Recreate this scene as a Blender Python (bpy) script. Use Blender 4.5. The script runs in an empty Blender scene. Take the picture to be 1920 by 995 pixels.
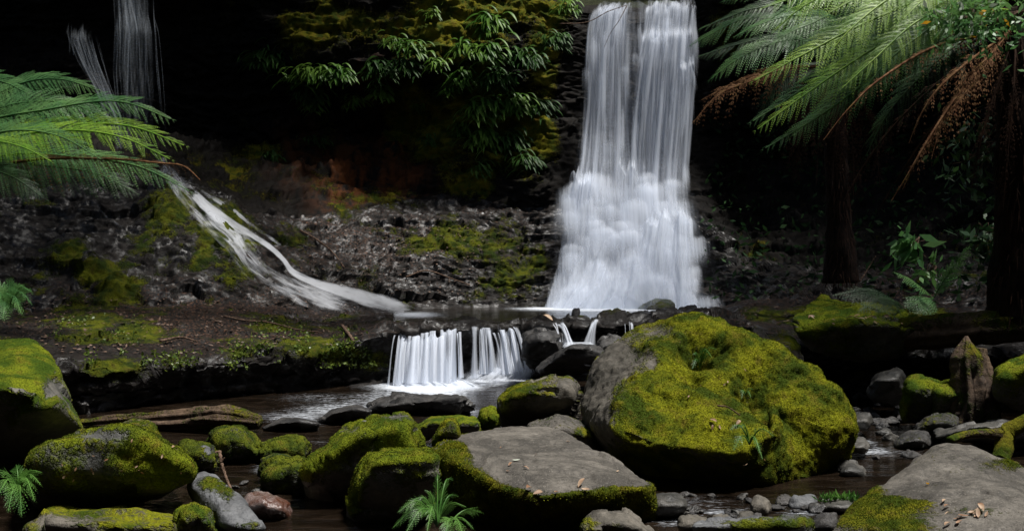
import bpy, bmesh, math, random
import numpy as np
from mathutils import Vector

S = bpy.context.scene
COL = S.collection
R = math.radians
random.seed(7)
RNG = np.random.default_rng(11)

# ---------------------------------------------------------------- camera, world, sun, exposure
CAMZ, FPX = 1.4, 1844.0
cam = bpy.data.cameras.new("camera")
cam.sensor_width = 36.0
cam.lens = 36.0 * FPX / 1920.0
cam.clip_start, cam.clip_end = 0.05, 400.0
camo = bpy.data.objects.new("camera", cam)
camo.location = (0, 0, CAMZ)
camo.rotation_euler = (R(90), 0, 0)
COL.objects.link(camo)
S.camera = camo

SUN_EL, SUN_AZ = 70.0, 106.0          # azimuth clockwise from +Y: high, from the right and a little behind the viewer
W = bpy.data.worlds.new("World")
S.world = W
W.use_nodes = True
wn = W.node_tree.nodes
sky = wn.new("ShaderNodeTexSky")
sky.sky_type = 'NISHITA'
sky.sun_disc = False
sky.sun_elevation = R(SUN_EL)
sky.sun_rotation = R(SUN_AZ)
sky.dust_density = 3.0
wn["Background"].inputs[1].default_value = 0.06
W.node_tree.links.new(sky.outputs[0], wn["Background"].inputs[0])
sl = bpy.data.lights.new("sun", 'SUN')
sl.energy = 4.6
sl.angle = R(8)
sl.color = (1.0, 0.97, 0.92)
so = bpy.data.objects.new("sun", sl)
sd = Vector((math.sin(R(SUN_AZ)) * math.cos(R(SUN_EL)), math.cos(R(SUN_AZ)) * math.cos(R(SUN_EL)), math.sin(R(SUN_EL))))
so.rotation_euler = sd.to_track_quat('Z', 'Y').to_euler()
so.location = (4, -4, 20)
COL.objects.link(so)
S.view_settings.view_transform = 'Standard'
S.view_settings.look = 'None'
S.view_settings.gamma = 1.0
S.view_settings.use_curve_mapping = False
S.view_settings.exposure = 0.6
S.cycles.use_denoising = True
S.cycles.max_bounces = 6
S.cycles.diffuse_bounces = 2
S.cycles.glossy_bounces = 3
S.cycles.transmission_bounces = 3
S.cycles.transparent_max_bounces = 64
S.cycles.caustics_reflective = False
S.cycles.caustics_refractive = False

# ---------------------------------------------------------------- helpers
def P(px, py, D):
    """point at distance D in front of the camera seen at photo position (px, py)"""
    return np.array([(px - 960.0) / FPX * D, D, CAMZ - (py - 497.5) / FPX * D])

def proj(v):
    return 960 + v[:, 0] / v[:, 1] * FPX, 497.5 - (v[:, 2] - CAMZ) / v[:, 1] * FPX

def _hash(ix, iy, iz, seed):
    h = (ix.astype(np.uint32) * np.uint32(374761393) + iy.astype(np.uint32) * np.uint32(668265263)
         + iz.astype(np.uint32) * np.uint32(2147483647) + np.uint32((seed * 974634777 + 12345) & 0xffffffff))
    h = (h ^ (h >> np.uint32(13))) * np.uint32(1274126177)
    h = (h ^ (h >> np.uint32(15))) * np.uint32(2246822519)
    return ((h ^ (h >> np.uint32(16))) & np.uint32(0xffffff)).astype(np.float32) / 16777215.0

def vnoise(p, seed=0, sharp=1.0):
    p = np.asarray(p, dtype=np.float32)
    i = np.floor(p).astype(np.int64)
    f = p - i
    if sharp > 1:
        f = np.clip((f - 0.5) * sharp + 0.5, 0, 1)
    f = f * f * f * (f * (f * 6 - 15) + 10)
    out = 0
    x0, y0, z0 = i[:, 0], i[:, 1], i[:, 2]
    for dx in (0, 1):
        wx = f[:, 0] if dx else 1 - f[:, 0]
        for dy in (0, 1):
            wy = f[:, 1] if dy else 1 - f[:, 1]
            for dz in (0, 1):
                wz = f[:, 2] if dz else 1 - f[:, 2]
                out = out + wx * wy * wz * _hash(x0 + dx, y0 + dy, z0 + dz, seed)
    return out * 2 - 1

def fbm(p, octv=4, seed=0, gain=0.5, sharp=1.0):
    p = np.asarray(p, dtype=np.float32)
    a, s, o = 1.0, 0.0, 0.0
    for k in range(octv):
        o = o + a * vnoise(p * (2.03 ** k) + k * 17.3, seed + k, sharp)
        s += a
        a *= gain
    return o / s

def facets(p, seed=0):
    """broken rock: every cell has its own height and tilt"""
    p = np.asarray(p, dtype=np.float32)
    base = np.floor(p - 0.5).astype(np.int64)
    best = np.full(len(p), 1e9, np.float32); val = np.zeros(len(p), np.float32)
    for dx in (0, 1):
        for dy in (0, 1):
            for dz in (0, 1):
                ix, iy, iz = base[:, 0] + dx, base[:, 1] + dy, base[:, 2] + dz
                h = [_hash(ix, iy, iz, seed + 11 * k) for k in range(4)]
                r = [p[:, k] - ([ix, iy, iz][k] + .2 + .6 * h[k]) for k in range(3)]
                d = r[0] ** 2 + r[1] ** 2 + r[2] ** 2
                g = _hash(ix, iy, iz, seed + 71), _hash(ix, iy, iz, seed + 83), _hash(ix, iy, iz, seed + 97)
                v = (h[3] * 2 - 1) + sum((g[k] * 2 - 1) * r[k] for k in range(3)) * 1.5
                w = d < best
                best = np.where(w, d, best); val = np.where(w, v, val)
    return val

def sstep(a, b, x):
    t = np.clip((x - a) / (b - a), 0, 1)
    return t * t * (3 - 2 * t)

def tag(o, label=None, cat=None, group=None, kind=None):
    if label: o["label"] = label
    if cat: o["category"] = cat
    if group: o["group"] = group
    if kind: o["kind"] = kind
    return o

def mk(name, V, faces, mat, parent=None, smooth=True, origin=None, attrs=None, uv=None):
    """link a mesh object; faces: list of (n,k) int arrays"""
    V = np.asarray(V, dtype=np.float64)
    if origin is None:
        origin = np.zeros(3) if parent is not None else np.array([V[:, 0].mean(), V[:, 1].mean(), V[:, 2].min()])
    if not isinstance(faces, list):
        faces = [faces]
    faces = [np.asarray(f, dtype=np.int64) for f in faces if len(f)]
    me = bpy.data.meshes.new(name)
    me.vertices.add(len(V))
    off = origin if parent is None else np.array(parent.location) + origin
    me.vertices.foreach_set("co", (V - off).astype(np.float32).ravel())
    nl = sum(f.size for f in faces)
    me.loops.add(nl)
    lv = np.concatenate([f.ravel() for f in faces])
    me.loops.foreach_set("vertex_index", lv.astype(np.int32))
    tot = np.concatenate([np.full(len(f), f.shape[1]) for f in faces])
    st = np.concatenate([[0], np.cumsum(tot)[:-1]])
    me.polygons.add(len(tot))
    me.polygons.foreach_set("loop_start", st.astype(np.int32))
    me.polygons.foreach_set("loop_total", tot.astype(np.int32))
    if smooth:
        me.polygons.foreach_set("use_smooth", np.ones(len(tot), dtype=bool))
    me.update(calc_edges=True)
    for k, a in (attrs or {}).items():
        at = me.attributes.new(k, 'FLOAT', 'POINT')
        at.data.foreach_set("value", np.asarray(a, dtype=np.float32))
    if uv is not None:
        ul = me.uv_layers.new(name="UVMap")
        ul.data.foreach_set("uv", np.asarray(uv, dtype=np.float32)[lv].ravel())
    if mat: me.materials.append(mat)
    o = bpy.data.objects.new(name, me)
    COL.objects.link(o)
    if parent is not None:
        o.parent = parent
    else:
        o.location = origin
    return o

def empty(name, loc, label, cat, group=None):
    o = bpy.data.objects.new(name, None)
    COL.objects.link(o)
    o.location = loc
    o.empty_display_size = 0.2
    return tag(o, label, cat, group)

def gridf(nr, nc):
    a = np.arange(nr * nc).reshape(nr, nc)
    return np.stack([a[:-1, :-1].ravel(), a[:-1, 1:].ravel(), a[1:, 1:].ravel(), a[1:, :-1].ravel()], 1)

def vnormals(V, F):
    n = np.zeros_like(V)
    for f in (F if isinstance(F, list) else [F]):
        fn = np.cross(V[f[:, 2]] - V[f[:, 0]], V[f[:, -1]] - V[f[:, 1]]) if f.shape[1] == 4 else np.cross(V[f[:, 1]] - V[f[:, 0]], V[f[:, 2]] - V[f[:, 0]])
        for k in range(f.shape[1]):
            for c in range(3):
                n[:, c] += np.bincount(f[:, k], fn[:, c], minlength=len(V))
    return n / np.maximum(np.linalg.norm(n, axis=1, keepdims=True), 1e-9)

def curve(pts, n):
    """Catmull-Rom through pts"""
    p = np.asarray(pts, dtype=float)
    p = np.vstack([2 * p[0] - p[1], p, 2 * p[-1] - p[-2]])
    m = len(p) - 3
    t = np.linspace(0, m - 1e-6, n)
    i = t.astype(int)
    f = (t - i)[:, None]
    a, b, c, d = p[i], p[i + 1], p[i + 2], p[i + 3]
    return 0.5 * (2 * b + (c - a) * f + (2 * a - 5 * b + 4 * c - d) * f ** 2 + (3 * b - a - 3 * c + d) * f ** 3)

def tube(pts, rad, ns=8, seed=0, rough=0.0):
    pts = np.asarray(pts, float)
    n = len(pts)
    rad = np.broadcast_to(np.asarray(rad, float), (n,))
    T = np.gradient(pts, axis=0)
    T /= np.linalg.norm(T, axis=1, keepdims=True)
    ref = np.array([0.13, 0.31, 0.94]) if abs(T[:, 2]).mean() < 0.8 else np.array([0.95, 0.2, 0.1])
    A = np.cross(T, ref); A /= np.linalg.norm(A, axis=1, keepdims=True)
    B = np.cross(T, A)
    th = np.linspace(0, 2 * np.pi, ns, endpoint=False)
    d = A[:, None, :] * np.cos(th)[None, :, None] + B[:, None, :] * np.sin(th)[None, :, None]
    V = pts[:, None, :] + d * rad[:, None, None]
    V = V.reshape(-1, 3)
    if rough:
        V = V + d.reshape(-1, 3) * (rough * fbm(V * 3.0 / max(rad.max(), 1e-3) * 0.3, 3, seed))[:, None] * 1.0
    a = np.arange(n * ns).reshape(n, ns)
    b = np.roll(a, -1, axis=1)
    F = np.stack([a[:-1].ravel(), b[:-1].ravel(), b[1:].ravel(), a[1:].ravel()], 1)
    caps = np.array([a[0][::-1], a[-1]])
    return V, [F, caps]

# ---------------------------------------------------------------- materials
def newmat(name):
    m = bpy.data.materials.new(name)
    m.use_nodes = True
    nt = m.node_tree
    for n in list(nt.nodes): nt.nodes.remove(n)
    out = nt.nodes.new("ShaderNodeOutputMaterial")
    return m, nt, out

class NT:
    """small helper to wire shader nodes"""
    def __init__(s, nt): s.nt = nt; s.N = nt.nodes; s.L = nt.links
    def put(s, sock, v):
        if v is None: return
        if hasattr(v, "is_output") or isinstance(v, bpy.types.NodeSocket): s.L.new(v, sock)
        elif isinstance(v, (tuple, list)):
            sock.default_value = tuple(v) + (1.0,) if len(v) == 3 and len(sock.default_value) == 4 else v
        else: sock.default_value = v
    def math(s, op, a, b=None, clamp=False):
        n = s.N.new("ShaderNodeMath"); n.operation = op; n.use_clamp = clamp
        s.put(n.inputs[0], a); s.put(n.inputs[1], b)
        return n.outputs[0]
    def noise(s, vec, scale, detail=4, rough=0.55, dist=0.0):
        n = s.N.new("ShaderNodeTexNoise"); s.put(n.inputs["Vector"], vec)
        n.inputs["Scale"].default_value = scale; n.inputs["Detail"].default_value = detail
        n.inputs["Roughness"].default_value = rough; n.inputs["Distortion"].default_value = dist
        return n.outputs[0]
    def vor(s, vec, scale, feat='F1'):
        n = s.N.new("ShaderNodeTexVoronoi"); n.feature = feat; s.put(n.inputs["Vector"], vec); n.inputs["Scale"].default_value = scale
        return n.outputs["Distance"]
    def ramp(s, v, a, b):
        n = s.N.new("ShaderNodeMapRange"); n.interpolation_type = 'SMOOTHSTEP'
        s.put(n.inputs[0], v); n.inputs[1].default_value = a; n.inputs[2].default_value = b
        return n.outputs[0]
    def mix(s, f, a, b):
        n = s.N.new("ShaderNodeMix"); n.data_type = 'RGBA'
        s.put(n.inputs[0], f); s.put(n.inputs[6], a); s.put(n.inputs[7], b)
        return n.outputs[2]
    def fmix(s, f, a, b):
        n = s.N.new("ShaderNodeMix"); n.data_type = 'FLOAT'
        s.put(n.inputs[0], f); s.put(n.inputs[2], a); s.put(n.inputs[3], b)
        return n.outputs[0]
    def attr(s, name):
        n = s.N.new("ShaderNodeAttribute"); n.attribute_name = name
        return n.outputs["Fac"]
    def coord(s, which="Object"): return s.N.new("ShaderNodeTexCoord").outputs[which]
    def rnd(s): return s.N.new("ShaderNodeObjectInfo").outputs["Random"]
    def pos(s): return s.N.new("ShaderNodeNewGeometry").outputs["Position"]
    def mapping(s, vec, scale=(1, 1, 1), loc=(0, 0, 0)):
        n = s.N.new("ShaderNodeMapping"); s.put(n.inputs[0], vec); n.inputs["Scale"].default_value = scale; n.inputs["Location"].default_value = loc
        return n.outputs[0]
    def bump(s, h, strength, dist, normal=None):
        n = s.N.new("ShaderNodeBump"); s.put(n.inputs["Height"], h); n.inputs["Strength"].default_value = strength
        n.inputs["Distance"].default_value = dist
        if normal is not None: s.put(n.inputs["Normal"], normal)
        return n.outputs[0]
    def bsdf(s, col, rough, normal=None, spec=0.5, **kw):
        n = s.N.new("ShaderNodeBsdfPrincipled")
        s.put(n.inputs["Base Color"], col); s.put(n.inputs["Roughness"], rough)
        s.put(n.inputs["Specular IOR Level"], spec)
        if normal is not None: s.put(n.inputs["Normal"], normal)
        return n.outputs[0]
    def shmix(s, f, a, b):
        n = s.N.new("ShaderNodeMixShader"); s.put(n.inputs[0], f); s.L.new(a, n.inputs[1]); s.L.new(b, n.inputs[2])
        return n.outputs[0]

def rock_mat(name, c1, c2, rough=0.75, spec=0.35, wet=0.0, crack=0.0, mossA=(0.21, 0.215, 0.010), mossB=(0.045, 0.07, 0.007), mossC=(0.12, 0.09, 0.018), rust=False, litter=0.0, ts=1.0):
    m, nt, out = newmat(name)
    k = NT(nt)
    v = k.pos()
    n1 = k.noise(v, 3.0 * ts, 6, 0.6)
    n2 = k.noise(v, 22.0 * ts, 5, 0.65)
    n3 = k.noise(v, 90.0 * ts, 3, 0.6)
    base = k.mix(k.ramp(k.fmix(0.45, n1, n2), 0.36, 0.64), c1, c2)
    lic = k.ramp(k.noise(v, 7.0 * ts, 5, 0.7), 0.58, 0.68)
    base = k.mix(k.math('MULTIPLY', lic, 0.45), base, tuple(min(1, c * 1.5 + 0.02) for c in c2))
    spk = k.ramp(k.noise(v, 55.0 * ts, 2, 0.5), 0.62, 0.70)
    base = k.mix(k.math('MULTIPLY', spk, 0.5), base, tuple(c * 0.45 for c in c1))
    stn = k.ramp(k.noise(v, 1.7 * ts, 5, 0.65, 0.8), 0.45, 0.62)
    base = k.mix(k.math('MULTIPLY', stn, 0.8 if crack else 0.55), base, tuple(c * 0.7 for c in c1))
    if crack:
        cv = k.vor(k.mapping(v, (1, 1, 1)), 1.3, 'DISTANCE_TO_EDGE')
        cw = k.math('ADD', cv, k.math('MULTIPLY', k.noise(v, 9, 4, .6), .05))
        cm_ = k.math('SUBTRACT', 1.0, k.ramp(cw, .022, .034), True)
        base = k.mix(k.math('MULTIPLY', cm_, crack), base, tuple(c * .3 for c in c1))
        gr = k.ramp(k.noise(v, 130, 2, .5), .60, .68)
        base = k.mix(k.math('MULTIPLY', gr, .6), base, tuple(min(1, c * 1.7) for c in c2))
    if rust:
        rs = k.noise(k.mapping(v, (2.2, 2.2, 0.5)), 1.6, 5, 0.6)
        rm = k.math('MULTIPLY', k.ramp(rs, 0.40, 0.6), k.attr("rust"), True)
        base = k.mix(rm, base, (0.12, 0.037, 0.009))
    if litter:
        lv = k.ramp(k.noise(k.mapping(v, (1, 1, 0.6)), 34, 3, 0.7), 0.54, 0.60)
        lm = k.math('MULTIPLY', lv, k.attr("litter"), True)
        lc = k.mix(k.ramp(k.noise(v, 60, 2), 0.4, 0.6), (0.05, 0.022, 0.014), (0.17, 0.085, 0.05))
        base = k.mix(lm, base, lc)
    ma = k.attr("moss")
    edge = k.fmix(0.5, k.noise(v, 14.0 * ts, 4, 0.65), k.noise(v, 48 * ts, 3, 0.6))
    mm = k.ramp(k.math('ADD', ma, k.math('MULTIPLY', k.math('SUBTRACT', edge, 0.5), 1.4)), 0.36, 0.64)
    mc = k.mix(k.ramp(k.noise(v, 4.5 * ts, 4, 0.6), 0.38, 0.62), mossB, mossA)
    mc = k.mix(k.math('MULTIPLY', k.ramp(k.noise(v, 9.0 * ts, 5, 0.7), 0.52, 0.66), 0.7), mc, mossC)
    mc = k.mix(k.math('MULTIPLY', k.ramp(n3, 0.35, 0.70), 0.55), mc, tuple(c * 0.35 for c in mossB))
    col = k.mix(mm, base, mc)
    rr_ = k.fmix(n2, rough - 0.12, rough + 0.12)
    wt = None
    if wet:
        wt = k.math('MULTIPLY', k.ramp(k.noise(v, 4.0, 4, 0.7), 0.46, 0.60), wet)
        rr_ = k.fmix(wt, rr_, 0.27)
    rg = k.fmix(mm, rr_, 0.95)
    hr = k.math('ADD', k.math('MULTIPLY', n2, 0.5), k.math('MULTIPLY', n3, 0.35))
    hm = k.math('ADD', k.math('ADD', k.noise(v, 70 * ts, 3, 0.7), k.noise(v, 160 * ts, 2, 0.6)), k.math('MULTIPLY', k.noise(v, 26 * ts, 3, 0.6), 1.6))
    b = k.bump(k.fmix(mm, hr, hm), 0.9, 0.016)
    sp = k.fmix(mm, spec if wt is None else k.fmix(wt, spec, 0.42), 0.06)
    nt.links.new(k.bsdf(col, rg, b, sp), out.inputs[0])
    return m

M = {}
M['boulder'] = rock_mat("boulder_stone", (0.045, 0.041, 0.033), (0.125, 0.112, 0.092), 0.72, 0.3)
M['slab'] = rock_mat("pale_slab_stone", (0.040, 0.036, 0.030), (0.125, 0.113, 0.096), 0.7, 0.3, mossA=(0.17, 0.165, 0.010), ts=1.2, crack=.6)
M['darkrock'] = rock_mat("dark_stone", (0.022, 0.022, 0.020), (0.075, 0.07, 0.062), 0.5, 0.4, mossA=(0.13, 0.15, 0.012), mossB=(0.03, 0.05, 0.008))
M['greenrock'] = rock_mat("green_moss_stone", (0.05, 0.05, 0.045), (0.14, 0.13, 0.11), 0.7, 0.35, mossA=(0.17, 0.20, 0.012), mossB=(0.045, 0.08, 0.008), mossC=(0.13, 0.11, 0.015))
M['brightmoss'] = rock_mat("bright_moss_stone", (0.06, 0.06, 0.056), (0.14, 0.14, 0.132), 0.7, 0.35, mossA=(0.18, 0.215, 0.010), mossB=(0.07, 0.095, 0.010), mossC=(0.16, 0.11, 0.02))
M['bluegrey'] = rock_mat("blue_grey_stone", (0.05, 0.052, 0.055), (0.13, 0.134, 0.14), 0.6, 0.4, mossA=(0.13, 0.15, 0.012))
M['wetstone'] = rock_mat("wet_stone", (0.018, 0.018, 0.019), (0.060, 0.056, 0.052), 0.55, 0.2, wet=0.9, ts=1.6)
M['redstone'] = rock_mat("red_white_stone", (0.07, 0.024, 0.012), (0.20, 0.165, 0.155), 0.2, 0.7, ts=1.0)
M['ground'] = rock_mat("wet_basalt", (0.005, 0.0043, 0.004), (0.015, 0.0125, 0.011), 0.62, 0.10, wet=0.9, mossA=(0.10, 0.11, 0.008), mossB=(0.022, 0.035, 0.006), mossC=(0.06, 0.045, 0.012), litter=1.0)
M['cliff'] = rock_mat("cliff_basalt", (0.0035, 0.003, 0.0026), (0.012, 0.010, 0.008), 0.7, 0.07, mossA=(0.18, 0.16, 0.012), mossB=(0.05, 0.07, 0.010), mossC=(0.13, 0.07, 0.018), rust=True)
M['log'] = rock_mat("rotten_wood", (0.028, 0.018, 0.012), (0.12, 0.08, 0.052), 0.8, 0.2, mossA=(0.15, 0.14, 0.012))

def leaf_mat(name, c1, c2, rough=0.45, trans=0.3, scale=3.0, spec=0.4, speck=0.0):
    m, nt, out = newmat(name)
    k = NT(nt)
    f = k.ramp(k.noise(k.pos(), scale, 3, 0.6), 0.35, 0.65)
    c = k.mix(f, c1, c2)
    if speck:
        c = k.mix(k.math('MULTIPLY', k.ramp(k.noise(k.pos(), 75, 2, .6), .45, .6), speck), c, tuple(x * .35 for x in c1))
    if speck:
        c = k.mix(k.math('MULTIPLY', k.ramp(k.noise(k.pos(), 7.0, 5, .7), .55, .68), .75), c, (c2[0] * .55, c2[0] * .36, .02))
    r = k.rnd()
    c = k.mix(k.math('MULTIPLY', r, 0.35), c, tuple(x * 0.55 for x in c1))
    b = k.bsdf(c, rough, None, spec)
    t = nt.nodes.new("ShaderNodeBsdfTranslucent"); nt.links.new(c, t.inputs[0])
    nt.links.new(k.shmix(trans, b, t.outputs[0]), out.inputs[0])
    return m
M['fern_bright'] = leaf_mat("fern_leaf_bright", (0.15, 0.33, 0.03), (0.31, 0.48, 0.06), 0.42, 0.4)  # paler green for young fronds and for sun patches put into the colour
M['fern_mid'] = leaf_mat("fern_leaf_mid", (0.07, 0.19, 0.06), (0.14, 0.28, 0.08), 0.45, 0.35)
M['fern_dark'] = leaf_mat("fern_leaf_dark", (0.022, 0.06, 0.022), (0.05, 0.11, 0.03), 0.5, 0.25)  # darker green for old fronds, with shade put into the colour
M['deep_leaf'] = leaf_mat("deep_shade_leaf", (0.012, 0.035, 0.012), (0.03, 0.07, 0.02), 0.6, 0.25, 3.0, 0.1)  # leaf green darkened to put the slope's shade into the colour
M['fern_dead'] = leaf_mat("fern_leaf_dead", (0.12, 0.05, 0.022), (0.30, 0.17, 0.085), 0.8, 0.25, 14, 0.1, 0.5)
M['fern_dead_dark'] = leaf_mat("fern_leaf_dead_dark", (0.022, 0.011, 0.007), (0.06, 0.03, 0.018), 0.8, 0.2, 6, 0.1)
M['strap'] = leaf_mat("strap_leaf", (0.06, 0.15, 0.022), (0.17, 0.29, 0.05), 0.45, 0.4, 2.0, 0.25)
M['strap_dark'] = leaf_mat("strap_leaf_dark", (0.025, 0.07, 0.016), (0.065, 0.14, 0.03), 0.5, 0.35, 2.0, 0.2)  # darker copy of the strap leaf, shade put into the colour
M['small_fern'] = leaf_mat("small_fern_leaf", (0.055, 0.16, 0.03), (0.12, 0.26, 0.05), 0.4, 0.3, 6)
M['tuft'] = leaf_mat("moss_tuft", (0.085, 0.11, 0.009), (0.31, 0.31, 0.015), 0.8, 0.35, 4.5, 0.1, 0.8)
M['tuft_green'] = leaf_mat("moss_tuft_green", (0.055, 0.085, 0.008), (0.23, 0.25, 0.012), 0.8, 0.35, 5.0, 0.1, 0.8)
M['tuft_dark'] = leaf_mat("moss_tuft_dark", (0.035, 0.06, 0.008), (0.12, 0.15, 0.012), 0.8, 0.35, 5.0, 0.1, 0.8)
M['dry_leaf'] = leaf_mat("dry_leaf", (0.22, 0.11, 0.055), (0.42, 0.30, 0.2), 0.6, 0.2, 9)
M['yellow_leaf'] = leaf_mat("yellow_leaf", (0.62, 0.28, 0.015), (0.75, 0.42, 0.03), 0.5, 0.25, 9)
M['pale_leaf'] = leaf_mat("pale_leaf", (0.35, 0.42, 0.33), (0.55, 0.60, 0.5), 0.4, 0.25, 9)
M['litter'] = leaf_mat("litter_leaf", (0.03, 0.016, 0.011), (0.20, 0.125, 0.085), 0.6, 0.1, 25, 0.4)
M['creeper'] = leaf_mat("creeper_leaf", (0.05, 0.09, 0.012), (0.15, 0.20, 0.03), 0.45, 0.3, 9)
M['canopy'] = leaf_mat("canopy_leaf", (0.03, 0.06, 0.015), (0.06, 0.10, 0.025), 0.5, 0.25, 3)

def bark_mat(name, c1, c2, st=(1, 1, 0.12)):
    m, nt, out = newmat(name)
    k = NT(nt)
    v = k.mapping(k.pos(), st)
    n = k.noise(v, 30, 5, 0.65)
    c = k.mix(k.ramp(n, 0.35, 0.65), c1, c2)
    b = k.bump(n, 1.0, 0.02)
    nt.links.new(k.bsdf(c, 0.9, b, 0.1), out.inputs[0])
    return m
M['bark'] = bark_mat("fern_trunk_bark", (0.006, 0.004, 0.003), (0.022, 0.012, 0.008))
M['twig'] = bark_mat("twig_bark", (0.05, 0.032, 0.022), (0.16, 0.105, 0.075), (1, 1, 1))
M['stem'] = bark_mat("fern_rachis", (0.07, 0.09, 0.03), (0.14, 0.14, 0.05), (1, 1, 1))
M['stem_dead'] = bark_mat("dead_rachis", (0.10, 0.05, 0.025), (0.2, 0.1, 0.05), (1, 1, 1))
M['bank'] = bark_mat("dark_slope", (0.008, 0.010, 0.005), (0.03, 0.033, 0.015), (1, 1, 1))

# falling water: white strands, see-through between them
def fall_mat(name, su=26.0, sv=0.55, soft=0.45, col=(0.78, 0.83, 0.92), amax=0.66, bias=0.66):
    m, nt, out = newmat(name)
    k = NT(nt)
    uv = k.coord("UV")
    s1 = k.noise(k.mapping(uv, (su, sv, 1)), 1.0, 3, 0.6, 0.15)
    s2 = k.noise(k.mapping(uv, (su * 0.30, sv * 0.8, 1), (3.1, 1.7, 0)), 1.0, 3, 0.55, 0.3)
    s3 = k.noise(k.mapping(uv, (su * 2.7, sv * 1.2, 1), (7.1, 2.2, 0)), 1.0, 2, 0.5)
    s = k.math('ADD', k.math('ADD', k.math('MULTIPLY', s1, 0.40), k.math('MULTIPLY', s2, 0.40)), k.math('MULTIPLY', s3, 0.20))
    d = k.attr("dens")
    x = k.math('SUBTRACT', k.math('ADD', s, k.math('MULTIPLY', d, 0.50)), bias)
    a = k.math('MULTIPLY', k.ramp(x, 0.0, soft), amax)
    a = k.math('MULTIPLY', a, k.ramp(d, 0.0, 0.45), True)
    b = k.bump(s, 0.2, 0.02)
    bs = k.bsdf(col, 0.55, b, 0.15)
    tl = nt.nodes.new("ShaderNodeBsdfTranslucent"); tl.inputs[0].default_value = tuple(col) + (1,)
    tr = nt.nodes.new("ShaderNodeBsdfTransparent")
    w = k.shmix(0.45, bs, tl.outputs[0])
    nt.links.new(k.shmix(a, tr.outputs[0], w), out.inputs[0])
    return m
M['fall'] = fall_mat("falling_water", 22, 0.35)
M['fall_fine'] = fall_mat("falling_water_strands", 15, 0.25, 0.16, amax=0.9, bias=0.73)
M['veil'] = fall_mat("thin_veil_water", 13, 0.35, 0.40, (0.50, 0.55, 0.61), 0.22, 0.57)
M['strand'] = fall_mat("falling_water_strand", 12, 0.25, 0.6, amax=0.5, bias=0.45)
M['strand_small'] = fall_mat("thin_ledge_strand", 12, 0.25, 0.6, amax=0.85, bias=0.45)
M['mist'] = fall_mat("water_mist", 3.5, 0.5, 0.9, amax=0.48, bias=0.38)
M['fan'] = fall_mat("breaking_water_fan", 12, 0.4, 0.55, amax=0.72, bias=0.50)
M['foam'] = fall_mat("foaming_water", 7, 1.6, 0.5, amax=0.75, bias=.62)
M['slide'] = fall_mat("sliding_water", 15, 2.6, 0.34, (0.60, 0.62, 0.66), 0.85, .80)

def water_mat():
    m, nt, out = newmat("stream_water")
    k = NT(nt)
    v = k.pos()
    n1 = k.noise(k.mapping(v, (1.0, 2.6, 1)), 3.2, 4, 0.6, 0.4)
    n2 = k.noise(k.mapping(v, (1.0, 3.5, 1)), 11, 3, 0.6, 0.3)
    h = k.math('ADD', n1, k.math('MULTIPLY', n2, 0.12))
    b = k.bump(h, 0.7, 0.06)
    c = k.mix(k.ramp(n1, 0.4, 0.7), (0.006, 0.004, 0.0025), (0.018, 0.012, 0.008))
    wat = k.bsdf(c, 0.07, b, 0.55)
    f = k.attr("foam")  # foam, plus faint patches that paint sky reflections
    fs = k.fmix(0.5, k.noise(k.mapping(v, (1.5, 5, 1)), 5, 4, 0.65, 0.6), k.noise(k.mapping(v, (1, 3, 1)), 24, 3, 0.6))
    fm = k.math('MULTIPLY', k.ramp(k.math('ADD', fs, k.math('MULTIPLY', f, 0.6)), 0.60, 0.95), k.ramp(f, 0.0, 0.25), True)
    fo = k.bsdf((0.62, 0.66, 0.72), 0.5, k.bump(fs, 0.6, 0.03), 0.3)
    nt.links.new(k.shmix(fm, wat, fo), out.inputs[0])
    return m
M['water'] = water_mat()

# ---------------------------------------------------------------- ground and cliff: one sheet of profiles, cut into three
def zat(py, D): return CAMZ - (py - 497.5) / FPX * D

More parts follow.
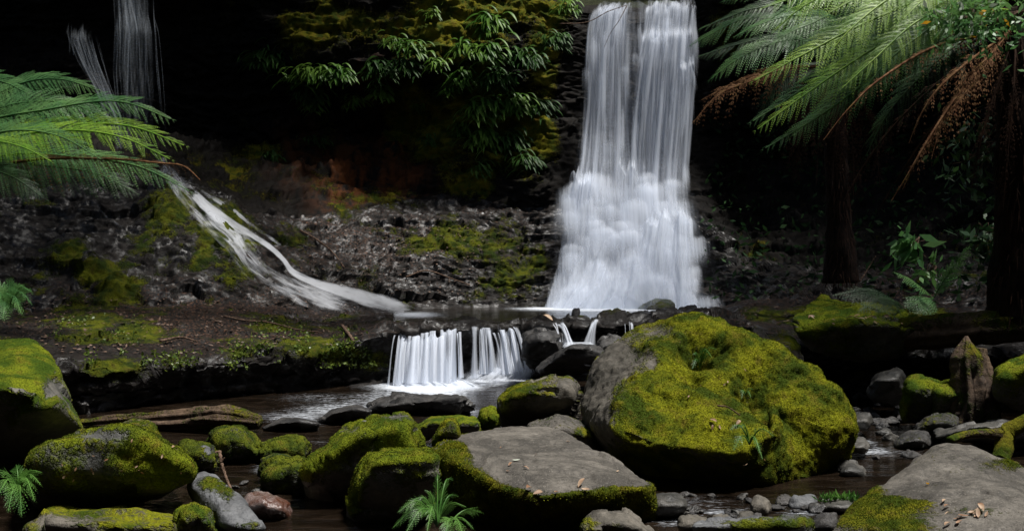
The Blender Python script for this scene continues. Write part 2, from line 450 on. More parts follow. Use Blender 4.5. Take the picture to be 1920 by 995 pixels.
# px: lip (y, D) | terrace back (y, D) | slope mid | slope top | alcove | overhang edge | top edge
KC = {
 -500: [(700, 7.6), (600, 12.5), (450, 14.0), (330, 15.0), (150, 17.0), (-150, 18.0), (-320, 17.5)],
 0:    [(690, 8.6), (590, 13.5), (470, 14.6), (370, 15.6), (250, 18.4), (60, 19.3), (-90, 18.6)],
 200:  [(688, 9.2), (572, 14.0), (455, 15.1), (345, 16.2), (250, 19.3), (40, 19.6), (-60, 18.9)],
 330:  [(680, 9.8), (578, 14.2), (425, 15.6), (335, 16.7), (250, 19.9), (60, 19.9), (-50, 19.0)],
 450:  [(672, 10.3), (572, 14.5), (500, 15.3), (400, 17.0), (280, 20.8), (40, 19.9), (-40, 19.0)],
 600:  [(655, 11.0), (586, 15.2), (520, 16.2), (400, 18.4), (250, 21.2), (110, 19.5), (-60, 20.1)],
 720:  [(618, 11.55), (583, 16.4), (500, 17.4), (385, 19.2), (240, 20.9), (118, 19.3), (-60, 20.2)],
 860:  [(612, 11.95), (578, 17.1), (480, 18.0), (360, 19.5), (210, 19.8), (110, 19.2), (-40, 20.0)],
 980:  [(608, 12.1), (576, 17.25), (500, 17.9), (390, 19.1), (210, 19.5), (90, 19.2), (-20, 19.9)],
 1045: [(607, 11.8), (575, 17.3), (480, 18.0), (380, 18.7), (200, 19.5), (70, 19.4), (4, 19.7)],
 1190: [(602, 11.8), (575, 17.3), (415, 18.1), (335, 18.6), (200, 19.1), (70, 19.4), (10, 19.6)],
 1310: [(598, 11.8), (575, 17.3), (480, 17.9), (400, 18.3), (250, 19.5), (100, 19.6), (10, 19.6)],
 1400: [(604, 11.4), (560, 16.4), (520, 17.0), (480, 17.8), (300, 20.6), (100, 19.9), (-40, 19.3)],
 1500: [(640, 10.9), (560, 14.5), (530, 15.4), (500, 16.4), (300, 20.0), (60, 19.0), (-100, 18.4)],
 1700: [(664, 10.4), (570, 12.6), (540, 13.6), (500, 15.0), (300, 18.2), (0, 17.6), (-160, 17.0)],
 1920: [(660, 10.0), (580, 12.0), (530, 13.0), (480, 14.0), (250, 16.2), (0, 16.0), (-160, 15.5)],
 2420: [(640, 8.5), (600, 10.0), (500, 11.0), (400, 12.0), (200, 13.6), (-100, 13.4), (-260, 13.0)],
}
kpx = np.array(sorted(KC))
KN = []
for p in kpx:
    L = [(zat(y, D), D) for y, D in KC[p]]
    (zl, Dl), (zb, Db) = L[0], L[1]
    row = [(-0.45, 1.2), (-0.32, 5.0), (-0.30, Dl + 0.18), (zl * 0.45, Dl + 0.26), (zl - 0.05, Dl + 0.03), (zl + 0.01, Dl + 0.25)] + L[1:]
    zt, Dt = L[-1]
    row += [(zt + 1.2, Dt + 2.0), (zt + 16, Dt + 9)]  # hillside made this steep to keep low sky light out
    KN.append(row)
KN = np.array(KN)                          # (columns, knots, [z, D])
NP = 820
cols = np.linspace(-480, 2400, NP)
def colinterp(a):
    # smooth interpolation between key columns
    lin = np.interp(cols, kpx, a)
    w = 13
    ker = np.hanning(w + 2)[1:-1]; ker /= ker.sum()
    return np.convolve(np.pad(lin, w // 2, mode='edge'), ker, mode='valid')
SEG = [8, 30, 26, 26, 26, 120, 80, 90, 70, 70, 60, 26, 24]
SEC = {}
rowsZ, rowsD, seglab = [], [], []
kz = [colinterp(KN[:, j, 0]) for j in range(KN.shape[1])]
kd = [colinterp(KN[:, j, 1]) for j in range(KN.shape[1])]
for j, n in enumerate(SEG):
    for t in np.linspace(0, 1, n, endpoint=(j == len(SEG) - 1)):
        rowsZ.append(kz[j] * (1 - t) + kz[j + 1] * t)
        rowsD.append(kd[j] * (1 - t) + kd[j + 1] * t)
        seglab.append(j + t)
Zg, Dg, seglab = np.array(rowsZ), np.array(rowsD), np.array(seglab)
# soften the knots along the profile
for _ in range(3):
    Zg[1:-1] = 0.25 * Zg[:-2] + 0.5 * Zg[1:-1] + 0.25 * Zg[2:]
    Dg[1:-1] = 0.25 * Dg[:-2] + 0.5 * Dg[1:-1] + 0.25 * Dg[2:]
Xg = (cols[None, :] - 960) / FPX * Dg
G = np.stack([Xg, Dg, Zg], -1).reshape(-1, 3)
NR = len(seglab)
GF = gridf(NR, NP)
gn = vnormals(G, GF)
sl_ = np.repeat(seglab, NP)
gpx = np.tile(cols, NR)
gpx0, gpy0 = proj(np.maximum(G, [-1e9, 0.3, -1e9]))
def blob(px, py, L):
    o = np.zeros(len(px))
    for (x, y, rx, ry, a) in L:
        o = np.maximum(o, a * np.exp(-(((px - x) / rx) ** 2 + ((py - y) / ry) ** 2)))
    return o
# fractured, layered rock
wj = G + .12 * np.stack([fbm(G * 2.1, 3, 91), fbm(G * 2.1, 3, 92), fbm(G * 2.1, 3, 93)], 1)
block = .60 * facets(wj * [.9, .9, 3.6], 9) + .32 * facets(wj * [2.8, 2.8, 9.0], 10) + .16 * facets(wj * [8, 8, 18.0], 12)
layer = fbm(wj * [.7, .7, 2.4], 3, 3, 0.5, 1.6)
fine = fbm(G * [9, 9, 16], 3, 21, 0.55, 1.6)
big = fbm(G * 0.45, 3, 31)
pool = sstep(725, 800, gpx) * (1 - sstep(1330, 1400, gpx)) * sstep(5.08, 5.22, sl_) * (1 - sstep(5.93, 6.05, sl_))
isbed = 1 - sstep(1.6, 2.0, sl_)
iscl = sstep(8.0, 8.6, sl_)
isface = sstep(2.0, 2.3, sl_) * (1 - sstep(4.6, 5.2, sl_))
isslope = sstep(5.9, 6.3, sl_) * (1 - iscl)
isterr = sstep(4.8, 5.2, sl_) * (1 - sstep(5.9, 6.2, sl_)) * (1 - pool)
hill = sstep(11.2, 12.2, sl_)
amp = 0.05 * isbed + isface * 0.13 + isterr * 0.05 + isslope * 0.12 + iscl * 0.20 + 0.012
fallz = np.exp(-((gpx - 1190) / 140.0) ** 4) * sstep(6, 6.4, sl_)
amp = amp * (1 - 0.6 * fallz)
disp = amp * (0.45 * layer + 0.75 * block + 0.10 * fine) + big * (0.30 * iscl + 0.10 * isslope + 0.05 * isterr + 1.2 * hill)
# a long mossy hump beside the sliding water, as in the place
disp += 0.35 * blob(gpx, gpy0, [(400, 440, 60, 60, 1), (440, 500, 40, 40, 0.6), (330, 400, 60, 50, 0.8)]) * isslope
disp += 0.22 * blob(gpx, gpy0, [(130, 470, 40, 22, 1), (175, 500, 40, 24, 1), (215, 535, 34, 24, 1)]) * isslope
G = G + gn * (disp * (1 - pool * 0.7))[:, None]
G[:, 2] -= 0.085 * pool
G[:, 1] += 0.60 * fallz * sstep(6.2, 6.6, sl_)
# lip of the ledge: rough, sometimes breaking the water
lipm = np.exp(-((sl_ - 5.06) / 0.12) ** 2) * sstep(700, 730, gpx) * (1 - sstep(1330, 1400, gpx))
G[:, 2] += lipm * (0.03 + 0.035 * block + .02 * fine - 0.085 * blob(gpx, gpy0 * 0, [(795, 0, 58, 1, 1), (935, 0, 45, 1, 1), (1050, 0, 14, 1, 1), (1112, 0, 10, 1, 1)]))
gpx1, gpy1 = proj(np.maximum(G, [-1e9, 0.3, -1e9]))
gn = vnormals(G, GF)
up = gn[:, 2]
mossn = fbm(G * 1.6, 4, 41)
gm = 0.20 + 0.55 * mossn * (isterr + isslope)
gm += blob(gpx, gpy1, [(160, 615, 70, 32, .55), (250, 625, 60, 26, .5), (210, 690, 60, 22, .75), (330, 680, 40, 22, .35), (520, 610, 60, 16, .55),
                       (585, 650, 70, 26, .6), (640, 665, 60, 22, .5), (450, 660, 40, 16, .5), (600, 620, 50, 14, .4),
                       (130, 470, 36, 22, .9), (180, 505, 42, 24, .95), (215, 540, 34, 24, .9), (400, 440, 60, 70, .75), (440, 510, 40, 36, .6), (330, 395, 70, 50, .55),
                       (960, 480, 60, 50, .45), (850, 440, 60, 40, .35), (1000, 500, 30, 40, .4), (880, 330, 60, 40, .6), (700, 350, 120, 40, .3),
                       (1560, 600, 90, 26, .8), (1420, 590, 50, 14, .5), (1700, 600, 80, 24, .5), (700, 675, 40, 30, .4)]) * (1 - iscl)
cm = blob(gpx, gpy1, [(880, 30, 110, 60, 1.0), (760, 70, 90, 50, .75), (620, 50, 130, 60, .45), (560, 20, 100, 40, .3), (830, 90, 60, 40, .7), (1060, 20, 50, 30, .8), (1020, 110, 50, 100, .7),
                      (830, 270, 45, 70, .75), (880, 350, 70, 40, .6), (960, 330, 60, 60, .5), (1000, 250, 60, 60, .7), (920, 200, 110, 120, .55), (760, 200, 60, 90, .4), (590, 230, 50, 40, .4), (1350, 60, 40, 60, .4), (430, 330, 120, 50, .42), (520, 370, 100, 40, .4), (470, 300, 80, 40, .35), (280, 320, 90, 40, .6), (940, 20, 80, 40, .9)])  # lower left patches: moss added only to darken pale rock that lies in shade
cm *= 1.0 + 0.5 * mossn
gm = gm + (isterr + isslope) * (gm > .25) * .35 * fbm(G * 5.5, 3, 45)
gm = np.clip(gm * (1 - iscl) + iscl * (cm + .16 + .30 * mossn + 0.15 * hill), 0, 1)
gm *= (1 - pool) * (1 - 0.9 * fallz)
rust = blob(gpx, gpy1, [(745, 250, 30, 60, 1), (650, 330, 60, 60, .9), (560, 280, 50, 60, .4), (740, 330, 60, 40, .8), (700, 150, 40, 40, .4)])
lit = np.clip(blob(gpx, gpy1, [(330, 580, 320, 50, .9), (700, 450, 260, 60, .8), (600, 420, 90, 40, .9), (900, 430, 120, 60, .5), (1450, 580, 120, 40, .7), (1700, 560, 160, 50, .8), (450, 620, 260, 40, .7)]), 0, 1) * np.clip(up, 0, 1) * (1 - pool)
def cut(name, r0, r1, mat, label):
    i0, i1 = r0 * NP, r1 * NP
    o = mk(name, G[i0:i1], gridf(r1 - r0, NP), mat, None, True, None,
           dict(moss=gm[i0:i1], rust=rust[i0:i1], litter=lit[i0:i1]))
    return tag(o, label, None, None, "structure")
rA = int(np.searchsorted(seglab, 1.9)); rB = int(np.searchsorted(seglab, 8.0)); rC = int(np.searchsorted(seglab, 11.3))
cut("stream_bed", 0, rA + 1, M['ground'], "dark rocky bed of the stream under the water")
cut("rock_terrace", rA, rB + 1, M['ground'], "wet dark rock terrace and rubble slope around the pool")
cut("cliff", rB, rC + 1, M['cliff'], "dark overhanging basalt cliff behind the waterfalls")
cut("hillside", rC, NR, M['bank'], "hillside above the cliff, raised steep to block low sky light")
GD = G.reshape(NR, NP, 3)
GPY = gpy1.reshape(NR, NP)
def ground_at(px, py, lo=2.0, hi=11.2):
    """nearest surface of the sheet seen at (px, py)"""
    c = int(round((px - cols[0]) / (cols[1] - cols[0])))
    c = min(max(c, 0), NP - 1)
    r0, r1 = int(np.searchsorted(seglab, lo)), int(np.searchsorted(seglab, hi))
    yy, dd = GPY[r0:r1, c], GD[r0:r1, c]
    near = np.abs(yy - py) < 5
    if near.any():
        idx = np.where(near)[0]
        i = idx[np.argmin(dd[idx, 1])]
    else:
        i = int(np.argmin(np.abs(yy - py)))
    return dd[i]

# unseen slopes added beside and behind the viewer to block low sky light
def sky_block_bank():
    th = np.radians(np.linspace(38, 322, 160))       # clockwise from +Y
    hh = np.linspace(0, 1, 40)
    T, H = np.meshgrid(th, hh)
    rad = 8.6 + 1.5 * H ** 1.6
    V = np.stack([np.sin(T) * rad, 3.0 + np.cos(T) * rad * 1.0, -0.6 + 13.5 * H], -1).reshape(-1, 3)
    n = np.stack([-np.sin(T), -np.cos(T), 0 * T + .4], -1).reshape(-1, 3)
    V = V + n * (1.0 * fbm(V * 0.5, 4, 77))[:, None]
    o = mk("sky_block_slope", V, gridf(40, 160), M['bank'])
    tag(o, "unseen slope added around the viewer to block low sky light", None, None, "structure")
sky_block_bank()

# unseen tree crowns added for shade, with openings cut to let sun through
def shade_canopy():
    rng = np.random.default_rng(4)
    n = 60000
    x = rng.uniform(-13, 17, n); y = rng.uniform(8.0, 23.5, n)
    q2 = np.stack([x * .35, y * .35, x * 0], 1)
    z = 12.0 + 1.6 * fbm(q2, 3, 61) + rng.normal(0, .5, n)
    keep = np.ones(n, bool)
    e = fbm(q2 * 3, 3, 63) * .8
    keep &= (((x - 4.2) / 3.7) ** 2 + ((y - 18.2) / 3.2) ** 2 + e) > 1            # over the tall fall
    keep &= (((x - 2.4) / 2.7) ** 2 + ((y - 17.2) / 2.0) ** 2 + e) > 1            # over the leafy cliff
    keep &= (((x + .4) / 2.3) ** 2 + ((y - 14.2) / 1.0) ** 2 + e) > 1             # over the sliding water
    keep &= (((x + 5.2) / 1.5) ** 2 + ((y - 17.0) / 1.7) ** 2 + .6 * e) > 1           # over the thin veil
    keep &= ~((y < np.where(x < 6.3, 11.6, np.where(x < 8.6, 10.3, 8.7)) + e * 1.2) & (x > -4.5 + e) & (x < 11))                   # over the stream and the ferns
    keep &= (fbm(q2 * 4.5, 2, 65) > -.42)
    x, y, z = x[keep], y[keep], z[keep]; n = len(x)
    c = np.stack([x, y, z], 1)
    a = rng.normal(0, 1, (n, 3)) * [1, 1, .35]; a /= np.linalg.norm(a, axis=1, keepdims=True)
    s = np.cross(a, rng.normal(0, .5, (n, 3)) + [0, 0, 1]); s /= np.linalg.norm(s, axis=1, keepdims=True)
    L = rng.uniform(.16, .32, n)[:, None]
    v = np.stack([c - a * L * .5, c - s * L * .28, c + a * L * .5, c + s * L * .28], 1).reshape(-1, 3)
    o = mk("shade_canopy", v, np.arange(n * 4).reshape(n, 4), M['canopy'], None, False)
    tag(o, "unseen tree crowns added to shade the back of the gorge", "tree canopy", None, "stuff")

shade_canopy()

# ---------------------------------------------------------------- water
def water_sheet_flat(name, pxr, Dr, z, foam, label, nx=260, ny=200, wav=0.012):
    px = np.linspace(*pxr, nx)
    d0 = Dr[0](px) if callable(Dr[0]) else np.full(nx, Dr[0])
    tt = np.linspace(0, 1, ny)[:, None]
    DD = 1.0 / ((1 / d0)[None, :] * (1 - tt) + (1 / Dr[1]) * tt)
    PX = np.repeat(px[None, :], ny, 0)
    V = np.stack([(PX - 960) / FPX * DD, DD, np.full_like(DD, z)], -1).reshape(-1, 3)
    V[:, 2] += wav * fbm(V * [1.6, 3.5, 1], 3, 5)
    qx, qy = proj(V)
    o = mk(name, V, gridf(ny, nx), M['water'], None, True, None, dict(foam=blob(qx, qy, foam)))
    tag(o, label, None, None, "structure")
    return o
water_sheet_flat("stream_water", (-500, 2400), (1.5, 12.6), 0.0,
    [(660, 765, 120, 14, .42), (560, 782, 80, 14, .4), (620, 745, 120, 8, .3), (560, 830, 90, 12, .18), (840, 785, 60, 10, .25), (1050, 690, 60, 18, .35), (1130, 690, 50, 14, .35), (1690, 850, 60, 10, .25), (1800, 860, 60, 12, .3), (800, 722, 95, 14, 1.1), (900, 708, 110, 12, 1.0), (960, 697, 60, 9, .9), (730, 745, 90, 9, .5), (620, 770, 90, 10, .4), (560, 790, 60, 12, .35), (830, 745, 60, 10, .55), (1010, 700, 60, 12, .5), (850, 772, 60, 5, .5),  # faint patches here paint bluish sky reflections; strong ones are foam
     (1600, 830, 40, 9, .6), (1640, 845, 40, 7, .5), (1300, 940, 120, 14, .22), (1340, 960, 90, 12, .3), (1260, 975, 50, 14, .3), (520, 880, 50, 14, .4), (1150, 665, 60, 16, .4), (1500, 960, 60, 10, .3)],
    "dark brown stream flowing between the boulders", wav=0.02)
water_sheet_flat("pool_water", (738, 1440), (lambda q: np.interp(q, [740, 860, 980, 1045, 1440], [11.9, 12.15, 12.3, 12.05, 11.95]), 17.6), 0.665,
    [(1180, 579, 190, 7, .85), (1050, 578, 90, 5, .8), (1180, 587, 130, 4, .6), (780, 590, 50, 6, .7), (1100, 600, 140, 6, .3)],
    "still dark pool below the tall waterfall", wav=0.008, nx=320)

def fall_sheet(name, parent, rows, nu, nv, mat, seed, dens=1.0, ripple=0.03, off=0.0, edge=0.16, gaps=(), lateral=0.0, holes=(), rag=0.0):
    """rows: (y, x_left, x_right, D, bulge, density) from lip to foot"""
    rows = np.array(rows, float)
    s = np.concatenate([[0], np.cumsum(np.abs(np.diff(rows[:, 0])) + 3 * np.abs(np.diff(rows[:, 3])))])
    v = np.linspace(0, s[-1], nv)
    c = [np.interp(v, s, rows[:, k]) for k in range(6)]
    w = max(3, nv // 40) | 1
    def sm(a):
        k = np.ones(w) / w
        return np.convolve(np.pad(a, w // 2, mode='edge'), k, mode='valid')
    y, xl, xr, D, bu, de = [sm(a) for a in c]
    u = np.linspace(0, 1, nu)
    U, _ = np.meshgrid(u, v)
    PX = xl[:, None] * (1 - U) + xr[:, None] * U
    PYY = np.repeat(y[:, None], nu, 1)
    q = np.stack([U * 9 + seed * 3.7, PYY / 260.0 + seed, U * 0 + seed], -1).reshape(-1, 3)
    rip = fbm(q * [2.2, 1.0, 1], 3, seed).reshape(nv, nu)
    rip2 = fbm(q * [7, 1.6, 1], 2, seed + 5).reshape(nv, nu)
    if rag:
        rg_ = fbm(np.stack([u * 7 + seed, u * 0, u * 0 + seed * 1.3], 1), 3, seed + 2) * 2
        PYY = PYY + rag * rg_[None, :] * (1 - np.linspace(0, 1, nv)[:, None]) ** 0.7
    DD = D[:, None] - bu[:, None] * (1 - (2 * U - 1) ** 2) - ripple * (rip * 1.6 + rip2 * 0.8) - off
    PX = PX + lateral * rip * (PYY - y[0]) / max(1, (y[-1] - y[0]))
    V = np.stack([(PX - 960) / FPX * DD, DD, CAMZ - (PYY - 497.5) / FPX * DD], -1)
    L = np.concatenate([[0], np.cumsum(np.linalg.norm(np.diff(V[:, nu // 2], axis=0), axis=1))])
    uv = np.stack([V[..., 0] + seed * 1.37, np.repeat(L[:, None], nu, 1) + seed * 2.1], -1).reshape(-1, 2)
    e = edge * (1 + 0.8 * rip)
    ed = sstep(0, 1, np.clip(U / np.maximum(e, .02), 0, 1)) * sstep(0, 1, np.clip((1 - U) / np.maximum(e, .02), 0, 1))
    dn = de[:, None] * dens * ed
    dn = dn * sstep(0, 0.01, (np.arange(nv) / nv)[:, None] + 0 * U)
    if len(holes):
        dn = dn * (1 - np.clip(blob(PX.ravel(), PYY.ravel(), holes), 0, 1).reshape(nv, nu))
    return mk(name, V.reshape(-1, 3), gridf(nv, nu), mat, parent, True, None, dict(dens=dn.ravel()), uv)

def dome(parent, cx, cy, w, h, D, mat, seed, dens=0.8):
    """water running over a bulging rock: a half dome of strands fanning out"""
    nu, nv = 40, 40
    u = np.linspace(-1, 1, nu); v = np.linspace(0, 1, nv)
    U, Vv = np.meshgrid(u, v)
    sp = np.sin(np.clip(0.12 + Vv, 0, 1) * np.pi / 2) ** 0.7
    PX = cx + U * w * sp
    PYY = cy + h * (Vv ** 1.5) + U ** 2 * h * 0.25
    DD = D - (w / FPX * D) * 0.35 * (1 - U ** 2) * np.sin(np.clip(Vv * 1.4, 0, 1) * np.pi / 2)
    V = np.stack([(PX - 960) / FPX * DD, DD, CAMZ - (PYY - 497.5) / FPX * DD], -1)
    uv = np.stack([U * w / FPX * D + seed, Vv * h / FPX * D + seed * 2], -1).reshape(-1, 2)
    dn = dens * (1 - 0.75 * Vv) * sstep(0, .5, 1 - np.abs(U)) * sstep(0, .15, Vv) * sstep(0, .5, 1 - Vv)
    return mk("water_dome", V.reshape(-1, 3), gridf(nv, nu), mat, parent, True, None, dict(dens=dn.ravel()), uv)

# tall main fall
wf = empty("waterfall", tuple(P(1180, 578, 17.2)), "tall white waterfall pouring over the cliff lip into the dark pool", "waterfall")
LEFTR = [(8, 1116, 1196, 19.45, .0, .75), (26, 1098, 1192, 19.30, .05, .95), (70, 1090, 1190, 19.22, .08, .85), (160, 1084, 1190, 19.1, .08, .72), (250, 1078, 1192, 18.95, .08, .66), (335, 1064, 1196, 18.6, .06, .66), (370, 1050, 1200, 18.4, .1, .78), (420, 1040, 1200, 18.2, .1, .66), (500, 1026, 1200, 17.75, .1, .75), (578, 1000, 1200, 17.25, .0, .85)]
RIGHTR = [(2, 1206, 1314, 19.5, .0, .7), (14, 1200, 1312, 19.35, .04, .9), (56, 1196, 1309, 19.25, .06, .72), (68, 1192, 1311, 19.1, .08, .98), (120, 1182, 1310, 19.0, .08, .85), (190, 1174, 1308, 18.95, .08, .82), (300, 1166, 1298, 18.8, .08, .7), (385, 1160, 1290, 18.55, .08, .66), (410, 1160, 1312, 18.2, .12, .85), (440, 1156, 1318, 18.0, .12, .82), (500, 1150, 1322, 17.7, .12, .85), (578, 1136, 1324, 17.2, .0, .95)]
for k in range(3):
    fall_sheet("water_sheet", wf, LEFTR, 90, 220, M['fall'], 1 + k, (1.0, 0.92, 0.82)[k], 0.05, 0.02 + 0.06 * k, .22, lateral=8, rag=10)
    fall_sheet("water_sheet", wf, RIGHTR, 100, 220, M['fall'], 11 + k, (1.0, 0.94, 0.84)[k], 0.05, 0.02 + 0.06 * k, .2, lateral=8, rag=8)
fall_sheet("water_sheet", wf, [(20, 1110, 1305, 19.45, .0, .5), (120, 1090, 1308, 19.2, .0, .5), (330, 1068, 1296, 18.75, .0, .55), (420, 1050, 1314, 18.3, 0, .62), (578, 1024, 1326, 17.3, 0, .75)], 120, 200, M['fall'], 21, 1.0, .03, 0, .1, lateral=6, rag=14)
fall_sheet("water_mist", wf, [(6, 1106, 1312, 19.5, .0, .55), (120, 1090, 1310, 19.25, .0, .55), (330, 1066, 1302, 18.85, .0, .55), (420, 1050, 1316, 18.45, 0, .55), (500, 1040, 1326, 18.0, 0, .75), (580, 1012, 1340, 17.4, 0, 1.0)], 100, 120, M['mist'], 23, 1.0, .03, 0, .2, lateral=6, rag=8, holes=[(1194, 36, 7, 34, .8)])
# outer spur at the upper right, lower left apron, broad foot
fall_sheet("water_sheet", wf, [(112, 1262, 1316, 18.95, .05, .6), (128, 1260, 1316, 18.8, .08, .95), (180, 1264, 1313, 18.75, .06, .6), (330, 1262, 1304, 18.65, .03, .4), (400, 1258, 1302, 18.45, .02, .25)], 40, 120, M['fall'], 31, 1., .02, .02, .35, rag=12)
fall_sheet("water_sheet", wf, [(325, 1066, 1130, 18.35, .05, .5), (345, 1056, 1132, 18.15, .12, .95), (400, 1048, 1126, 18.0, .1, .66), (480, 1032, 1126, 17.7, .1, .7), (578, 1000, 1134, 17.2, .0, .8)], 60, 120, M['fall'], 35, 1., .04, .02, .35, rag=22)
fall_sheet("water_sheet", wf, [(390, 1190, 1312, 18.1, .08, .5), (412, 1176, 1322, 17.85, .16, 1.0), (470, 1156, 1330, 17.6, .18, .9), (578, 1126, 1334, 17.05, .05, 1.0)], 90, 120, M['fall'], 37, 1.0, .05, .02, .3, rag=26)
fall_sheet("water_sheet", wf, [(300, 1150, 1216, 18.55, .05, .4), (322, 1140, 1222, 18.3, .18, .95), (380, 1136, 1222, 18.15, .16, .7), (470, 1120, 1226, 17.85, .1, .4)], 50, 100, M['fall'], 38, 1.0, .04, .02, .4, rag=24)
fall_sheet("water_foot", wf, [(440, 1080, 1290, 17.75, .1, .2), (500, 1036, 1320, 17.45, .14, .8), (545, 1008, 1340, 17.15, .14, 1.0), (582, 976, 1356, 16.85, .0, 1.0)], 100, 90, M['foam'], 39, 1.0, .08, 0, .25, rag=26)
fall_sheet("water_foot", wf, [(480, 1066, 1324, 17.45, .12, .25), (540, 1028, 1344, 17.05, .14, .9), (583, 988, 1356, 16.7, .0, 1.0)], 100, 60, M['foam'], 43, 1.0, .08, 0, .25, rag=30)
for i, (cx, cy, w, h, D) in enumerate([(1180, 318, 34, 80, 18.35), (1188, 352, 28, 90, 18.15), (1140, 382, 34, 90, 18.1), (1092, 342, 40, 110, 18.1), (1220, 404, 46, 110, 17.9), (1280, 402, 44, 120, 17.8), (1110, 400, 36, 90, 17.9), (1075, 318, 16, 60, 18.4), (1235, 66, 50, 90, 19.0), (1292, 118, 24, 90, 18.75), (1150, 440, 40, 90, 17.75), (1250, 450, 40, 90, 17.6)]):
    dome(wf, cx, cy, w, h, D, M['fall'], 50 + i, 0.95)

def strands(parent, rows, n, seed, mat, w=(3, 8), span=(.3, 1.0), off=.16, wob=3.0, xs=None, start=None):
    """single bright strands of water following the fall"""
    rng = np.random.default_rng(seed)
    rows = np.array(rows, float)
    tt_ = np.linspace(0, 1, 200); ker = np.ones(25) / 25
    rows = np.stack([np.convolve(np.pad(np.interp(tt_, np.linspace(0, 1, len(rows)), rows[:, k]), 12, mode='edge'), ker, mode='valid') for k in range(6)], 1)
    sl = np.linspace(0, 1, len(rows))
    Vs, Fs, Dn, UV, cnt = [], [], [], [], 0
    nv = 44
    for i in range(n):
        u = rng.uniform(.04, .96) if xs is None else xs[i % len(xs)] + rng.normal(0, .015)
        t0 = rng.uniform(0, .6) if start is None else start
        t1 = min(1.0, t0 + rng.uniform(*span))
        t = np.linspace(t0, t1, nv)
        y, xl, xr, D, bu, _ = [np.interp(t, sl, rows[:, k]) for k in range(6)]
        x = xl * (1 - u) + xr * u + wob * np.sin(t * rng.uniform(3, 9) + rng.uniform(0, 6))
        hw = rng.uniform(*w) * (.45 + .75 * np.linspace(0, 1, nv))
        Dd = D - bu * (1 - (2 * u - 1) ** 2) - off - rng.uniform(0, .05)
        cs = np.array([-1, -.5, 0, .5, 1.])
        PX_ = x[:, None] + hw[:, None] * cs
        DD = Dd[:, None] - (hw[:, None] / FPX * D[:, None]) * .6 * (1 - cs ** 2)
        V = np.stack([(PX_ - 960) / FPX * DD, DD, CAMZ - (y[:, None] - 497.5) / FPX * DD], -1)
        q = np.linspace(0, 1, nv)
        dn = np.outer(sstep(0, .35, q) * sstep(0, .35, 1 - q), 1 - np.abs(cs) ** 1.5) * rng.uniform(.6, 1.2)
        Vs.append(V.reshape(-1, 3)); Fs.append(gridf(nv, 5) + cnt); cnt += nv * 5
        Dn.append(dn.ravel()); UV.append(np.stack([V[..., 0] + i * .77, V[..., 2] + i * 1.3], -1).reshape(-1, 2))
    return mk("water_strands", np.vstack(Vs), np.vstack(Fs), mat, parent, True, None, dict(dens=np.concatenate(Dn)), np.vstack(UV))
strands(wf, LEFTR, 20, 201, M['strand'], (3, 9), (.15, .5))
strands(wf, RIGHTR, 26, 203, M['strand'], (3, 10), (.15, .5))
def fans(parent, rows, n, seed, ylo, yhi, wr, lr, mat, off=.14):
    """water breaking on small ledges: soft fans, bright along the top and thinning downwards"""
    rng = np.random.default_rng(seed)
    rows = np.array(rows, float)
    nu, nv = 22, 26
    Vs, Fs, Dn, UV, cnt = [], [], [], [], 0
    for i in range(n):
        y0 = rng.uniform(ylo, yhi)
        xl, xr = np.interp(y0, rows[:, 0], rows[:, 1]), np.interp(y0, rows[:, 0], rows[:, 2])
        cx = xl + (xr - xl) * np.clip(rng.beta(1.1, 1.1), .06, .94)
        w = rng.uniform(*wr); L = rng.uniform(*lr)
        u = np.linspace(-1, 1, nu); v = np.linspace(0, 1, nv)
        U, Q = np.meshgrid(u, v)
        skew = rng.uniform(-.25, .25)
        x = cx + U * w * (.75 + .35 * Q ** .7) + skew * w * Q
        top = rng.uniform(-.1, .3) * w * U ** 2 + 3 * fbm(np.stack([u * 3 + i, u * 0, u * 0], 1), 2, seed)[None, :]
        y = y0 + top + L * (.25 * Q + .75 * Q ** 1.5)
        y = np.minimum(y, 584)
        D0 = np.interp(y, rows[:, 0], rows[:, 3])
        k = w / FPX * 18
        DD = D0 - off - k * (.15 + .25 * np.sin(np.clip(Q * 2.2, 0, 1) * np.pi / 2)) * (1 - .8 * U ** 2) * (1 - .6 * Q) - rng.uniform(0, .06)
        V = np.stack([(x - 960) / FPX * DD, DD, CAMZ - (y - 497.5) / FPX * DD], -1)
        dn = sstep(0, .4, Q) * (1 - Q) ** .7 * (1 - U ** 2) ** 1.3 * rng.uniform(.6, 1.3)
        Vs.append(V.reshape(-1, 3)); Fs.append(gridf(nv, nu) + cnt); cnt += nv * nu
        Dn.append(dn.ravel()); UV.append(np.stack([V[..., 0] * 1.0 + i * .37, Q * L / 100 + i * 1.7], -1).reshape(-1, 2))
    return mk("water_fan", np.vstack(Vs), np.vstack(Fs), mat, parent, True, None, dict(dens=np.concatenate(Dn)), np.vstack(UV))
WIDE = [(2, 1100, 1312, 19.35), (60, 1092, 1311, 19.15), (120, 1086, 1311, 19.0), (200, 1080, 1308, 18.9), (300, 1070, 1300, 18.7), (350, 1056, 1300, 18.4), (400, 1048, 1316, 18.15), (470, 1042, 1328, 17.75), (540, 1030, 1336, 17.3), (590, 1006, 1344, 16.9)]
fans(wf, WIDE, 26, 301, 20, 300, (9, 30), (60, 150), M['fall'])
fans(wf, WIDE, 46, 303, 310, 450, (16, 46), (50, 110), M['fan'], .16)
fans(wf, WIDE, 40, 305, 430, 560, (20, 56), (40, 100), M['fan'], .12)
fall_sheet("water_mist", wf, [(470, 1060, 1330, 17.3, .3, .2), (520, 1030, 1345, 17.0, .4, .6), (560, 1010, 1356, 16.8, .4, .8), (585, 990, 1366, 16.6, .2, .9)], 60, 40, M['mist'], 401, 1.0, .1, 0, .4, rag=30)
